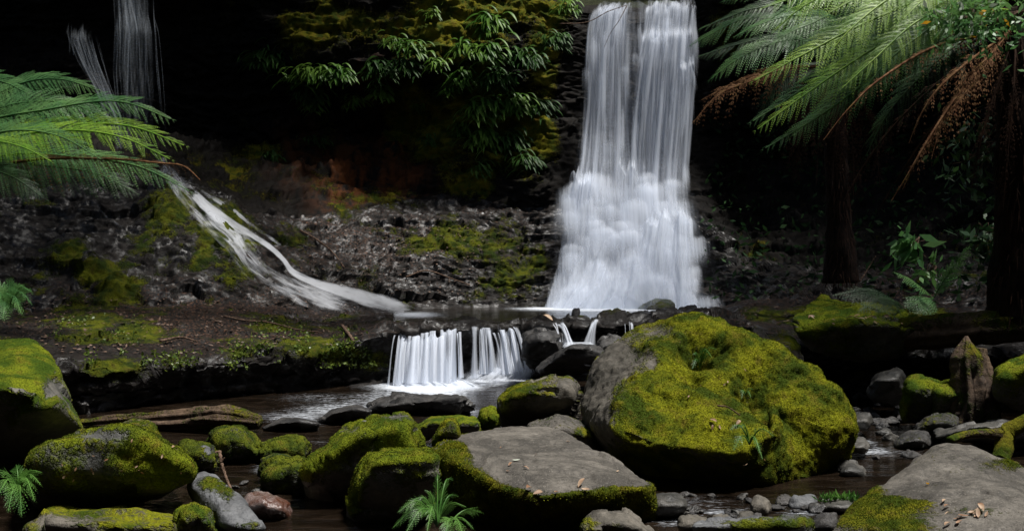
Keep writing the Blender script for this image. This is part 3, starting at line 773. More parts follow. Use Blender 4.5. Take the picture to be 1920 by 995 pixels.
fall_sheet("water_mist", wf, [(380, 1160, 1330, 17.7, .2, .2), (420, 1140, 1336, 17.5, .3, .5), (500, 1130, 1350, 17.1, .3, .5), (570, 1120, 1370, 16.8, .2, .3)], 60, 40, M['mist'], 403, 1.0, .1, 0, .4, rag=30)

# thin veil at the upper left
vf = empty("waterfall", tuple(P(230, 330, 18.2)), "thin broken veil of water falling in the dark upper left behind the fern", "waterfall")
VR = [(-60, 190, 292, 18.75, 0, 1), (30, 196, 296, 18.6, 0, 1), (60, 196, 304, 18.45, 0, 1), (130, 190, 308, 18.4, 0, 1), (220, 200, 312, 18.2, 0, 1), (320, 215, 312, 18.0, 0, 1)]
VL = [(40, 122, 182, 18.6, 0, 1), (70, 116, 186, 18.4, 0, 1), (120, 138, 196, 18.35, 0, 1), (170, 172, 208, 18.3, 0, 1), (230, 196, 236, 18.1, 0, 1), (300, 210, 260, 17.9, 0, 1)]
fall_sheet("water_sheet", vf, [(r[0], r[1], r[2], r[3], 0, d) for r, d in zip(VR, (.55, .6, .75, .55, .45, .4))], 90, 120, M['veil'], 621, 1.0, .05, .0, .42, lateral=6, rag=6)
fall_sheet("water_sheet", vf, [(r[0], r[1], r[2], r[3], 0, d) for r, d in zip(VL, (.0, .75, .7, .6, .6, .5))], 60, 100, M['veil'], 623, 1.0, .05, .0, .48, lateral=6, rag=10)
fall_sheet("water_sheet", vf, [(-60, 205, 262, 18.6, 0, .8), (10, 212, 280, 18.5, 0, .9), (40, 214, 290, 18.4, 0, .8), (75, 222, 262, 18.35, 0, .6), (200, 228, 256, 18.2, 0, .3)], 50, 80, M['veil'], 625, 1.0, .05, .03, .48, lateral=6)
strands(vf, VR, 16, 611, M['veil'], (.8, 2.6), (.6, 1.0), .05, 3.0, start=0.0)
strands(vf, VL, 16, 613, M['veil'], (1.0, 5), (.6, 1.0), .05, 3.0, start=0.1)
strands(vf, [(-60, 124, 150, 18.7, 0, 1), (70, 124, 150, 18.5, 0, 1), (110, 124, 150, 18.5, 0, 1)], 3, 619, M['veil'], (1.5, 3), (.6, 1.), .05, 2.0)

# water sliding down the rock slope at the left, laid on the ground sheet
def slide_sheet(parent, path, mat, seed, n=120, nu=26, lift=0.05, dens=1.0, arch=0.05):
    """path: (px, py, half width in photo px, density)"""
    p = np.array(path, float)
    c = curve(p, n)
    d = np.gradient(c[:, :2], axis=0); d /= np.linalg.norm(d, axis=1, keepdims=True)
    nx, ny = -d[:, 1], d[:, 0]
    V, dn, uv = [], [], []
    Dm = []
    us = np.linspace(-1, 1, nu)
    for i in range(n):
        for u in us:
            x, y = c[i, 0] + nx[i] * c[i, 2] * u, c[i, 1] + ny[i] * c[i, 2] * u
            Dm.append(ground_at(x, y, 4.5, 9.6)[1])
            V.append((x, y)); dn.append(max(0, c[i, 3]) * dens * (1 - abs(u) ** 3) * min(1, i / 6, (n - 1 - i) / 20))
    Dm = np.array(Dm).reshape(n, nu)
    for _ in range(9):                                  # a film of water: smoother than the rock below
        a = np.pad(Dm, 1, mode='edge')
        Dm = (a[:-2, 1:-1] + a[2:, 1:-1] + a[1:-1, :-2] + a[1:-1, 2:] + 2 * Dm) / 6
    xy = np.array(V).reshape(n, nu, 2)
    Dm = Dm - lift - arch * (1 - us[None, :] ** 2)
    W3 = np.stack([(xy[..., 0] - 960) / FPX * Dm, Dm, CAMZ - (xy[..., 1] - 497.5) / FPX * Dm], -1)
    L = np.concatenate([[0], np.cumsum(np.linalg.norm(np.diff(W3[:, nu // 2], axis=0), axis=1))])
    for i in range(n):
        for j in range(nu):
            uv.append((us[j] * c[i, 2] / FPX * Dm[i, j] + seed, L[i] * 1.0 + seed))
    return mk("water_slide", W3.reshape(-1, 3), gridf(n, nu), mat, parent, True, None, dict(dens=np.array(dn)), np.array(uv))
sf = empty("waterfall", tuple(P(640, 560, 15.8)), "white water sliding down the rock slope from the brown frond to the pool", "waterfall")
slide_sheet(sf, [(285, 280, 12, .8), (318, 322, 22, .9), (350, 365, 32, .9), (400, 412, 40, .9), (445, 455, 48, .8), (490, 500, 62, .62), (540, 540, 62, .58), (610, 566, 48, .6), (690, 583, 30, .65), (760, 592, 22, .65), (830, 597, 12, .5)], M['slide'], 71, dens=.95, lift=.10, arch=.02)
slide_sheet(sf, [(345, 345, 9, 1.1), (385, 385, 13, 1.2), (430, 418, 13, 1.2), (470, 440, 9, 1.), (505, 462, 7, 1.1), (530, 485, 7, 1.2), (550, 510, 8, 1.2), (590, 530, 10, 1.2), (650, 548, 16, 1.2), (720, 568, 20, 1.1), (790, 586, 16, 1.), (850, 594, 10, .8)], M['slide'], 73, lift=.13, dens=1.1, arch=.02)
slide_sheet(sf, [(380, 390, 10, .9), (410, 415, 13, 1.1), (440, 440, 15, 1.1), (460, 470, 12, 1.), (500, 510, 20, .8), (570, 545, 26, .9), (640, 570, 22, 1.0), (700, 585, 14, .8)], M['slide'], 75, lift=.12, dens=1.0, arch=.02)
slide_sheet(sf, [(365, 350, 5, .8), (400, 372, 7, 1.), (440, 396, 6, 1.), (475, 425, 5, .8), (520, 455, 5, .9), (545, 480, 5, .8)], M['slide'], 79, n=80, nu=10, lift=.10, dens=1.0, arch=.02)
slide_sheet(sf, [(420, 440, 5, .9), (445, 470, 7, 1.), (470, 505, 8, .9), (520, 540, 9, .8), (580, 575, 9, .9), (640, 590, 7, .7)], M['slide'], 80, n=80, nu=10, lift=.11, dens=1.0, arch=.02)
tf = empty("waterfall", tuple(P(245, 480, 15.0)), "thin trickle of water on the dark rock below the left tree fern", "waterfall")
slide_sheet(tf, [(165, 345, 4, .5), (180, 380, 5, .6), (205, 410, 6, .7), (235, 430, 8, .7), (245, 455, 5, .6), (250, 485, 4, .5)], M['slide'], 77, n=60, nu=8, dens=.9)

# low ledge cascades
def ledge_fall(label, x0, x1, ylips, yfoots, Ds, seed, skew=0, throw=0.28, dens=.85, n=30, wd=(2.0, 5.0), spread=0, sheet=.5):
    two = lambda q: q if isinstance(q, tuple) else (q, q)
    ylips, yfoots, Ds = two(ylips), two(yfoots), two(Ds)
    ylip, yfoot, D = sum(ylips) / 2, sum(yfoots) / 2, sum(Ds) / 2
    e = empty("waterfall", tuple(P((x0 + x1) / 2, yfoot, D - throw)), label, "waterfall")
    rng = np.random.default_rng(seed)
    w0 = (x1 - x0)
    Vs, Fs, Dn, UV, cnt = [], [], [], [], 0
    nv = 30
    for i in range(n):
        u = np.clip((i + rng.uniform(-.6, 1.6)) / n + .03 * math.sin(i * 1.9 + seed), 0, 1)
        ylip, yfoot, D = [a + (b - a) * u for a, b in (ylips, yfoots, Ds)]
        t = np.linspace(-.18, 1, nv); tp = np.clip(t, 0, 1)
        th = throw * rng.uniform(.75, 1.25)
        x = x0 + w0 * u + (skew * rng.uniform(.5, 1.5) + (u - .5) * 2 * spread) * tp ** 1.1 + rng.normal(0, .6)
        yl = ylip + 3 * math.sin(u * 9 + seed) + rng.uniform(-3, 4)
        y = yl + (yfoot - yl + rng.uniform(-3, 5)) * tp ** 1.7 - 5 * np.clip(-t / .18, 0, 1)
        Dd = D + .22 * np.clip(-t / .18, 0, 1) - th * tp ** .75
        hw = wd[0] * .5 + (wd[1] * 1.7 - wd[0] * .5) * rng.random() ** 2.4 * np.ones(nv)
        hw = hw * (1.0 - .35 * np.sin(tp * 3.1)) * (1 + .5 * tp ** 3)
        cs = np.array([-1, -.5, 0, .5, 1.])
        PX_ = x[:, None] + hw[:, None] * cs
        DD = Dd[:, None] - (hw[:, None] / FPX * D) * .7 * (1 - cs ** 2)
        V = np.stack([(PX_ - 960) / FPX * DD, DD, CAMZ - (y[:, None] - 497.5) / FPX * DD], -1)
        q = np.linspace(0, 1, nv)
        dn = np.outer(sstep(0, .2, q), 1 - np.abs(cs) ** 2) * rng.uniform(.55, 1.15) * dens
        Vs.append(V.reshape(-1, 3)); Fs.append(gridf(nv, 5) + cnt); cnt += nv * 5
        Dn.append(dn.ravel()); UV.append(np.stack([V[..., 0] + i * .77, V[..., 2] + i * 1.3], -1).reshape(-1, 2))
    mk("water_strands", np.vstack(Vs), np.vstack(Fs), M['strand_small'], e, True, None, dict(dens=np.concatenate(Dn)), np.vstack(UV))
    ylip, yfoot, D = sum(ylips) / 2, sum(yfoots) / 2, sum(Ds) / 2
    if sheet:
        rows = []
        for t in np.linspace(0, 1, 12):
            rows.append((ylip - 2 + (yfoot - ylip + 4) * t ** 1.6, x0 + skew * t - spread * t, x1 + skew * t + spread * t, D - .02 - (throw + .02) * t ** .8, 0, sheet * (1 + .9 * max(0, t - .6))))
        fall_sheet("water_sheet", e, rows, 80, 60, M['fall_fine'], seed, 1.0, .03, 0, .12, lateral=5, rag=10)
    return e
e_ = ledge_fall("broad white cascade over the low ledge, left one of the pair", 740, 864, (630, 618), (724, 708), (11.66, 12.0), 81, -4, .34, .95, 27, (1.6, 6.4), 7, .78)
fall_sheet("water_foot", e_, [(698, 732, 880, 11.75, .0, .2), (710, 724, 905, 11.6, .05, .9), (722, 722, 930, 11.35, .05, 1.0), (738, 735, 900, 10.75, 0, .15)], 70, 40, M['foam'], 411, 1.0, .05, 0, .2, rag=8)
e_ = ledge_fall("sparser white cascade over the low ledge, right one of the pair", 888, 966, (617, 616), (704, 694), (12.0, 12.15), 85, 14, .34, .95, 14, (1.4, 5.4), 10, .58)
fall_sheet("water_foot", e_, [(684, 880, 1004, 11.9, .0, .2), (693, 872, 1016, 11.78, .05, .9), (706, 850, 1014, 11.65, .05, .95), (722, 830, 990, 11.3, 0, .35)], 70, 40, M['foam'], 413, 1.0, .05, 0, .2, rag=8)
ledge_fall("narrow white spout dropping beside the dark leaf on the ledge", 1038, 1058, 606, 646, 11.75, 91, 14, .35, 1.0, 6, (2.0, 4.5), 3, .4)
ledge_fall("thin slanted spout falling left into the small foaming basin", 1110, 1120, 600, 644, 11.8, 93, -14, .25, 1.0, 4, (1.6, 3.5), 2, 0)
ledge_fall("faint double trickle on the dark ledge beside the big boulder", 1168, 1190, 606, 636, 11.8, 95, 2, .2, .8, 4, (1.2, 2.4), 0, 0)
ledge_fall("small white trickle behind the top of the big boulder", 1322, 1336, 590, 614, 12.2, 97, 14, .3, .9, 5, (1.6, 3.5), 2, 0)

# ---------------------------------------------------------------- rocks
_ICO = {}
def ico(n):
    if n not in _ICO:
        bm = bmesh.new()
        bmesh.ops.create_icosphere(bm, subdivisions=n, radius=1.0)
        v = np.array([x.co[:] for x in bm.verts]); f = np.array([[a.index for a in x.verts] for x in bm.faces])
        bm.free()
        _ICO[n] = (v, f)
    return _ICO[n]

def hull_planes(pts):
    bm = bmesh.new()
    for p in pts: bm.verts.new(p)
    r = bmesh.ops.convex_hull(bm, input=bm.verts)
    c = np.mean([v.co[:] for v in bm.verts if v.link_faces], axis=0)
    out = []
    for f in bm.faces:
        f.normal_update()
        n = np.array(f.normal[:]); q = np.array(f.verts[0].co[:])
        if f.calc_area() < 1e-6: continue
        h = n @ (q - c)
        if h < 0: n, h = -n, -h
        for m in out:
            if m[0] @ n > 0.985 and abs(m[1] - h) < 0.03: break
        else: out.append((n, max(h, 1e-3)))
    bm.free()
    return c, out

ROCKS = {}
def rock_shape(pts, sub, seed, p=14, rough=0.03, fine=0.008, dents=(), moss=None, mossthick=0.014, sharp=1.4, fac=.9):
    c, pl = hull_planes(pts)
    iv, F = ico(sub)
    ext = np.maximum(np.ptp(np.array(pts), axis=0), 0.02)
    d = iv * ext
    d /= np.linalg.norm(d, axis=1, keepdims=True)
    acc = np.zeros(len(d))
    for n, h in pl:
        acc += (np.maximum(d @ n, 0) / h) ** p
    V = c + d * (acc ** (-1.0 / p))[:, None]
    N = vnormals(V, F)
    size = ext.mean()
    sc = 1.0 / size
    off = seed * 13.7
    V = V + N * (rough * fac * size * facets(V * sc * 3.1 + off + .12 * fbm(V * sc * 5, 2, seed)[:, None], seed))[:, None]
    V = V + N * (rough * size * (fbm(V * sc * 2.2 + off, 3, seed, 0.5, sharp) + 0.5 * fbm(V * sc * 6 + off, 3, seed + 3, 0.55, 1.6)))[:, None]
    for (q, r, a) in dents:
        w = np.exp(-(np.linalg.norm(V - np.asarray(q), axis=1) / r) ** 2)
        V = V - N * (a * w)[:, None]
    N = vnormals(V, F)
    m = np.zeros(len(V)) if moss is None else moss(V, N)
    m = np.clip(m, 0, 1)
    V = V + N * (fine * fbm(V * 14 + off, 3, seed + 9, .6))[:, None]
    th = sstep(.35, .65, m)
    V = V + N * (th * mossthick * (1 + 0.9 * fbm(V * 17 + off, 3, seed + 15, .6)))[:, None]
    return V, F, m

def tufts(V, F, m, n, size, seed, parent, mat, cond=None):
    """short moss blades standing on the mossy part of a rock"""
    rng = np.random.default_rng(seed)
    A = V[F[:, 1]] - V[F[:, 0]]; B = V[F[:, 2]] - V[F[:, 0]]
    fn = np.cross(A, B); ar = np.linalg.norm(fn, axis=1); fn = fn / np.maximum(ar, 1e-12)[:, None]
    mf = m[F].mean(1) + 0.25 * fbm(V[F].mean(1) * 16, 3, seed)
    w = ar * np.clip((mf - 0.42) * 4, 0, 1) * (fn[:, 1] < 0.55) * (V[F].mean(1)[:, 2] > -0.02)
    if w.sum() <= 0: return
    i = rng.choice(len(F), n, p=w / w.sum())
    r = rng.random((n, 2)); s = r.sum(1) > 1; r[s] = 1 - r[s]
    q = V[F[i, 0]] + A[i] * r[:, :1] + B[i] * r[:, 1:]
    up = fn[i] * 0.7 + [0, 0, 0.35] + rng.normal(0, 0.45, (n, 3))
    up /= np.linalg.norm(up, axis=1, keepdims=True)
    sd = np.cross(up, rng.normal(0, 1, (n, 3))); sd /= np.linalg.norm(sd, axis=1, keepdims=True)
    L = size * .62 * rng.uniform(.5, 1.3, n)[:, None]
    wd = L * 0.42
    base = q - fn[i] * 0.003
    v = np.stack([base - sd * wd * .5, base + up * L * .6 - sd * wd * .55, base + up * L, base + up * L * .55 + sd * wd * .6], 1).reshape(-1, 3)
    f = np.arange(n * 4).reshape(n, 4)
    o = mk("moss", v, f, mat, parent, False)
    o["kind"] = "stuff"

def moss_fn(bias=0.5, upw=0.45, noise=0.35, seed=1, spots=(), scale=2.5, zlo=None, front=0.0):
    def fn(V, N):
        m = bias + upw * N[:, 2] + noise * fbm(V * scale, 4, seed + 100) - front * np.clip(-N[:, 1], 0, 1)
        qx, qy = proj(V)
        for (x, y, rx, ry, a) in spots:
            m = m + a * np.exp(-(((qx - x) / rx) ** 2 + ((qy - y) / ry) ** 2)) * (N[:, 1] < 0.5)
        if zlo is not None: m = m - 0.6 * (1 - sstep(zlo - .08, zlo + .12, V[:, 2]))
        return m
    return fn

def boulder(label, outline, D, thick, sub=5, seed=1, mat='boulder', moss=None, front=(0.80, 0, 12), back=(0.75, 0, -6), p=24, rough=0.03, under=.42, fine=.006, dents=(), tuft=0, tsize=.014, tmat='tuft_green',
            name="boulder", cat="boulder", pts=None, group=None, mossthick=.014, sharp=1.4, fac=.9):
    if pts is None:
        o = np.array(outline, float); c = o.mean(0)
        lo = np.clip((o[:, 1] - o[:, 1].min()) / max(1e-6, np.ptp(o[:, 1])), 0, 1)
        ud = under * thick * sstep(.45, .95, lo)              # faces fall back below the front edge
        pts = [P(x, y, D + q * .4) for (x, y), q in zip(o, ud)]
        f, fx, fy = front; b, bx, by = back
        pts += [P(c[0] + (x - c[0]) * f + fx, c[1] + (y - c[1]) * f + fy, D - thick * .5 + q) for (x, y), q in zip(o, ud)]
        pts += [P(c[0] + (x - c[0]) * b + bx, c[1] + (y - c[1]) * b + by, D + thick * .5) for x, y in o]
    else:
        pts = [P(*q) for q in pts]
    V, F, m = rock_shape(pts, sub, seed, p, rough, fine, dents, moss, mossthick, sharp, fac)
    o = mk(name, V, F, M[mat], None, True, None, dict(moss=m))
    tag(o, label, cat, group)
    if tuft: tufts(V, F, m, tuft, tsize, seed, o, M[tmat])
    ROCKS[label] = (V, vnormals(V, F), o)
    return o

# the big mossy boulder right of centre
BIG = "huge yellow-green mossy boulder with a bare grey left flank, right of centre"
boulder(BIG, None, 0, 0, 7, 3, 'boulder',
  moss_fn(0.72, 0.25, 0.30, 5, [(1110, 720, 42, 110, -.75), (1172, 668, 48, 48, -.65), (1235, 622, 46, 24, -.45), (1105, 780, 26, 60, -.5), (1225, 680, 16, 22, -.35), (1440, 720, 40, 20, .2), (1390, 640, 60, 40, .3), (1400, 900, 200, 60, .15), (1200, 880, 70, 60, .2)], 3.0, None),
  pts=[(1092, 800, 7.3), (1083, 755, 7.5), (1126, 670, 7.7), (1195, 628, 7.8), (1292, 592, 7.55), (1340, 600, 7.35),
       (1134, 790, 6.35), (1240, 645, 6.95), (1138, 812, 6.25), (1280, 608, 7.2),
       (1450, 655, 7.15), (1510, 702, 7.0), (1562, 745, 6.85), (1608, 792, 6.85), (1598, 850, 6.9), (1565, 930, 7.0),
       (1250, 838, 6.05), (1380, 852, 5.96), (1480, 800, 6.2), (1585, 782, 6.7), (1540, 880, 7.0), (1200, 880, 6.65), (1400, 920, 6.8), (1460, 890, 6.65),
       (1150, 850, 6.6), (1250, 935, 6.9), (1400, 950, 6.8), (1520, 945, 6.7),
       (1120, 840, 8.0), (1250, 640, 8.2), (1400, 660, 8.1), (1530, 760, 7.9), (1550, 860, 8.0), (1300, 900, 8.2)],
  p=60, rough=.030, fine=.020, fac=.05, tuft=120000, tsize=.015, tmat='tuft', mossthick=.02,
  dents=[(P(1318, 645, 6.95), .17, .34), (P(1296, 685, 6.7), .13, .16), (P(1425, 712, 6.6), .17, .32), (P(1475, 757, 6.4), .17, .36), (P(1525, 800, 6.4), .16, .3), (P(1500, 840, 6.1), .2, .1),
         (P(1390, 640, 7.1), .13, -.09), (P(1450, 675, 7.0), .13, -.11), (P(1505, 715, 6.9), .13, -.11), (P(1550, 755, 6.8), .13, -.10), (P(1200, 760, 6.4), .2, -.06), (P(1330, 790, 6.2), .2, -.06),
         (P(1200, 900, 6.2), .35, .14), (P(1345, 700, 6.6), .15, .10), (P(1255, 740, 6.4), .12, .07), (P(1380, 770, 6.3), .12, .06)])

# flat topped pale slab in front
SLAB = "pale grey flat-topped boulder with a mossy rim in front of the cascade"
boulder(SLAB, None, 0, 0, 7, 5, 'slab',
  moss_fn(0.45, -0.75, 0.22, 8, [(850, 860, 50, 40, .75), (900, 900, 60, 40, .75), (960, 930, 60, 26, .8), (1060, 925, 60, 18, .55), (1160, 915, 60, 16, .6), (1225, 920, 20, 40, .5), (850, 840, 40, 24, .6), (1080, 800, 20, 12, .4), (1000, 860, 100, 40, -.4)], 4.0),
  pts=[(812, 840, 5.9), (850, 815, 6.4), (935, 795, 6.9), (1025, 792, 6.9), (1060, 805, 6.7), (1130, 845, 6.1), (1222, 905, 5.35), (1232, 930, 5.3),
       (870, 872, 5.45), (925, 905, 5.15), (1000, 932, 4.95), (1100, 920, 5.0), (1190, 912, 5.15),
       (808, 900, 5.9), (830, 1000, 5.8), (900, 1020, 5.55), (1000, 1040, 5.4), (1150, 1020, 5.5), (1238, 1000, 5.5), (1100, 900, 6.8), (940, 880, 7.0)],
  p=34, rough=.012, fine=.007, fac=.5, tuft=34000, tsize=.016, tmat='tuft', mossthick=.02, sharp=1.6)

boulder("low grey slab with mossy right end behind the flat-topped boulder", [(985, 792), (1045, 777), (1100, 800), (1135, 828), (1120, 850), (1020, 840)], 7.15, .6, 5, 7, 'slab',
  moss_fn(.25, .1, .3, 3, [(1105, 812, 26, 14, .6)], 4), front=(.85, 0, 14), back=(.8, 0, -4))
boulder("rounded dark boulder with a pale mossy top beside the stream, left of the big boulder", [(928, 755), (955, 728), (1035, 701), (1075, 704), (1092, 728), (1085, 795), (1000, 805), (930, 798)], 7.8, .9, 6, 9, 'boulder',
  moss_fn(.30, .30, .35, 4, [(970, 740, 40, 18, .35), (1040, 720, 50, 14, -.2)], 4, .1), front=(.84, 0, 8), back=(.7, 10, -4), p=16, tuft=5000, tsize=.014)
boulder("bright moss cushion on a small stone beside the dark rounded boulder", [(900, 785), (905, 768), (922, 764), (934, 775), (934, 798), (905, 800)], 7.55, .2, 4, 12, 'greenrock', moss_fn(.8, .2, .2, 4), p=18, rough=.06, tuft=1500)
boulder("mossy wedge boulder with a pale stone on its top edge, left of the slab", [(556, 880), (572, 862), (640, 815), (705, 780), (765, 769), (778, 790), (790, 842), (740, 960), (640, 990), (560, 940)], 6.2, 1.1, 6, 14, 'greenrock',
  moss_fn(.55, .35, .3, 6, [(740, 780, 40, 14, -.5), (650, 808, 40, 10, -.4), (740, 820, 60, 20, .3), (640, 840, 60, 20, .3)], 3.5, .05), front=(.88, 6, 14), back=(.8, 10, -6), p=26, tuft=16000, rough=.025)
boulder("grey stone chip lying on the mossy wedge boulder", [(668, 800), (676, 790), (700, 788), (704, 796), (690, 806), (675, 806)], 6.0, .1, 4, 16, 'bluegrey', None, p=14, name="stone", cat="stone", front=(.9, 0, 1), back=(.8, 0, -1))
boulder("upright mossy block with a bright left edge touching the slab", [(644, 1000), (655, 950), (676, 880), (690, 855), (720, 847), (803, 844), (818, 880), (812, 1000)], 5.5, .7, 6, 18, 'greenrock',
  moss_fn(.42, .35, .3, 9, [(668, 940, 18, 60, .6), (700, 860, 40, 14, .4), (780, 850, 40, 10, .3)], 4, .0), front=(.90, 8, 10), back=(.85, 0, -2), p=28, tuft=12000, rough=.018)
boulder("small pointed mossy stone behind the upright block", [(812, 835), (822, 810), (840, 789), (852, 789), (861, 810), (850, 840)], 6.35, .25, 5, 20, 'boulder', moss_fn(.5, .1, .4, 2), front=(.8, 0, 6), tuft=1500)
boulder("flat mossy stone at the water edge behind the pointed stone", [(782, 800), (800, 788), (840, 785), (900, 790), (905, 806), (860, 815), (790, 815)], 7.5, .5, 5, 22, 'greenrock', moss_fn(.5, .3, .3, 4), front=(.9, 0, 8))
boulder("big flat mossy boulder cut off by the left edge, highest on that bank", None, 0, 0, 6, 24, 'greenrock',
  moss_fn(.50, .35, .28, 12, [(80, 690, 60, 30, .1), (100, 730, 22, 26, -.5), (130, 775, 14, 30, -.1)], 2.5),
  pts=[(-160, 650, 7.4), (60, 640, 7.3), (92, 668, 7.1), (100, 700, 6.6), (-150, 730, 5.95), (70, 742, 5.9), (128, 775, 6.15), (166, 820, 6.5), (120, 860, 6.7), (60, 800, 6.2), (-150, 800, 6.3), (40, 900, 6.7), (-150, 920, 6.7), (100, 880, 7.0), (-100, 800, 7.6), (110, 720, 7.2)],
  p=28, rough=.018, tuft=16000, tsize=.012)
boulder("long low bright mossy boulder in the lower left with grey bare streaks", [(38, 880), (55, 842), (120, 822), (190, 812), (250, 814), (325, 838), (368, 872), (372, 890), (335, 915), (240, 955), (120, 975), (50, 960)], 5.65, 1.0, 6, 26, 'brightmoss',
  moss_fn(.62, .2, .32, 14, [(190, 815, 60, 8, -.5), (180, 870, 20, 30, -.3), (90, 840, 30, 12, -.15), (290, 860, 50, 26, .3), (140, 900, 60, 20, .2)], 3.0, .08), front=(.92, 0, 6), back=(.8, 0, -6), p=18, under=.5, tuft=26000, tmat='tuft_green', rough=.025)
boulder("brown and mossy peaked stone behind the long bright boulder", [(195, 820), (225, 800), (258, 789), (282, 796), (306, 830), (260, 850)], 6.5, .5, 5, 28, 'boulder', moss_fn(.38, .2, .35, 5, [(290, 810, 16, 14, .3)], 4), front=(.85, 0, 10), tuft=2500)
boulder("flat mossy slab at the bottom edge below the long bright boulder", [(40, 985), (60, 972), (150, 968), (250, 964), (335, 968), (340, 1010), (200, 1040), (40, 1030)], 5.0, .7, 5, 30, 'boulder', moss_fn(.45, .2, .35, 8, [(100, 975, 50, 10, -.4)], 4), front=(.9, 0, 20))
boulder("smooth blue-grey slanting rock between the bright boulder and the red stone", None, 0, 0, 6, 32, 'bluegrey',
  moss_fn(.12, .0, .3, 5, [(392, 905, 26, 14, .75), (430, 930, 16, 30, .4), (470, 985, 30, 12, .4)], 5),
  pts=[(347, 902, 5.5), (370, 884, 5.6), (392, 880, 5.55), (420, 896, 5.4), (445, 925, 5.2), (480, 960, 5.05), (505, 985, 5.0), (490, 1000, 4.95), (430, 985, 4.9), (395, 925, 5.15), (360, 915, 5.3), (380, 1000, 5.2), (440, 1020, 5.1), (500, 1010, 5.2), (400, 960, 5.7)], p=12, rough=.02, tuft=3000, tsize=.01)
boulder("dark green mossy lump at the bottom edge left of the slanting rock", [(330, 985), (338, 958), (362, 949), (385, 958), (402, 1000), (360, 1020)], 4.95, .3, 5, 34, 'greenrock', moss_fn(.55, .2, .2, 7), p=20, rough=.06, tuft=3000, tsize=.011)
boulder("shiny rust-red and white wet stone beside the slanting rock", [(450, 945), (458, 925), (480, 916), (512, 922), (540, 938), (557, 962), (548, 985), (505, 988), (470, 975)], 5.6, .45, 5, 36, 'redstone', None, p=10, rough=.03, name="stone", cat="stone")
boulder("green mossy stone behind the red wet stone", [(495, 880), (512, 866), (548, 860), (575, 868), (585, 900), (575, 955), (520, 940), (500, 915)], 6.3, .5, 5, 38, 'darkrock', moss_fn(.62, .15, .25, 11), p=22, rough=.06, tuft=4000, tmat='tuft_dark')
boulder("wide low dark-mossy boulder in front of the weathered log", [(390, 835), (395, 812), (412, 804), (450, 806), (478, 826), (500, 850), (480, 875), (420, 878)], 7.2, .6, 5, 40, 'darkrock', moss_fn(.6, .15, .3, 13, (), 4), p=22, rough=.06, tuft=5000, tmat='tuft_dark')
boulder("small dark-mossy boulder at the brown water, right end of the log", [(480, 840), (500, 830), (545, 823), (572, 826), (580, 845), (560, 860), (500, 862)], 7.1, .4, 5, 41, 'darkrock', moss_fn(.6, .15, .3, 15), p=22, rough=.06, tuft=3000, tmat='tuft_dark')
boulder("dark mossy stone between the bright boulder and the leaning twig", [(328, 845), (340, 828), (375, 835), (408, 850), (412, 885), (370, 890)], 6.7, .4, 5, 42, 'darkrock', moss_fn(.5, .2, .3, 17), p=20, rough=.06, tuft=2500)
boulder("bare blue-grey pebble top showing on the dark mossy stone", [(368, 842), (380, 836), (396, 840), (400, 848), (382, 850)], 6.55, .15, 4, 43, 'bluegrey', None, p=6, name="stone", cat="stone")
boulder("dark flat-topped stone below the wedge boulder near the red stone", [(486, 862), (520, 855), (560, 862), (556, 874), (500, 872)], 6.75, .3, 4, 44, 'darkrock', moss_fn(.2, .3, .3, 17), p=9)
# riffle rocks below the cascades
boulder("low wet black rock shelf under the left cascade", [(672, 772), (690, 756), (730, 747), (800, 741), (860, 746), (885, 760), (870, 775), (760, 776)], 9.55, .8, 6, 46, 'wetstone', None, front=(.95, 0, 8), back=(.9, 0, -2), p=16, rough=.03, fine=.014, sharp=2.2)
boulder("thin wet rock shelf breaking the brown water near the log end", [(490, 800), (520, 788), (560, 784), (600, 792), (596, 803), (540, 806)], 8.45, .5, 5, 47, 'wetstone', None, front=(.95, 0, 5), p=14, rough=.02, fine=.01)
boulder("sloping wet grey rock in the stream above the wedge boulder", [(590, 790), (620, 770), (670, 760), (700, 768), (690, 785), (630, 796)], 8.9, .7, 5, 48, 'wetstone', None, front=(.95, 0, 5), p=14, rough=.02, fine=.012)
boulder("broken wet block between the cascade pair and the small basin", [(975, 660), (985, 625), (1015, 612), (1055, 622), (1060, 660), (1040, 685), (990, 680)], 11.45, .6, 5, 50, 'wetstone', None, p=18, rough=.05, fine=.02, sharp=2.2)
boulder("sloping wet shelf under the small foaming basin", [(1000, 690), (1030, 665), (1075, 648), (1130, 648), (1160, 675), (1120, 690), (1050, 700)], 10.9, .9, 5, 51, 'wetstone', None, front=(.95, 0, 10), p=16, rough=.03, fine=.015, sharp=2.)
boulder("dark wet stone right of the foaming basin", [(1115, 650), (1125, 632), (1160, 630), (1180, 645), (1165, 668), (1130, 665)], 11.1, .4, 5, 52, 'wetstone', None, p=12, rough=.05, fine=.02)
boulder("flat green-topped rock at the foot of the tall waterfall", [(1190, 582), (1215, 568), (1250, 564), (1270, 570), (1262, 580), (1220, 584)], 16.5, .5, 4, 53, 'darkrock', moss_fn(.35, .2, .3, 3), p=10)
boulder("small black stone in the pool before the tall waterfall", [(1070, 590), (1073, 582), (1086, 580), (1090, 587), (1082, 590)], 14.5, .2, 4, 54, 'wetstone', None, p=8, name="stone", cat="stone")
for i, (o_, D) in enumerate([([(1045, 655), (1060, 640), (1110, 640), (1122, 650), (1090, 662)], 11.25)]):
    fall_sheet("water_sheet", empty("basin_foam", tuple(P(1085, 655, 11.2)), "round patch of white foam in the small basin under the spouts", "foam"),
               [(640, 1058, 1112, 11.35, 0, .9), (648, 1048, 1122, 11.2, .1, 1.1), (660, 1055, 1150, 10.95, .05, .6), (678, 1080, 1175, 10.6, .0, .6), (690, 1090, 1175, 10.4, .0, .2)], 50, 40, M['foam'], 99, 1.0, .02, .03)
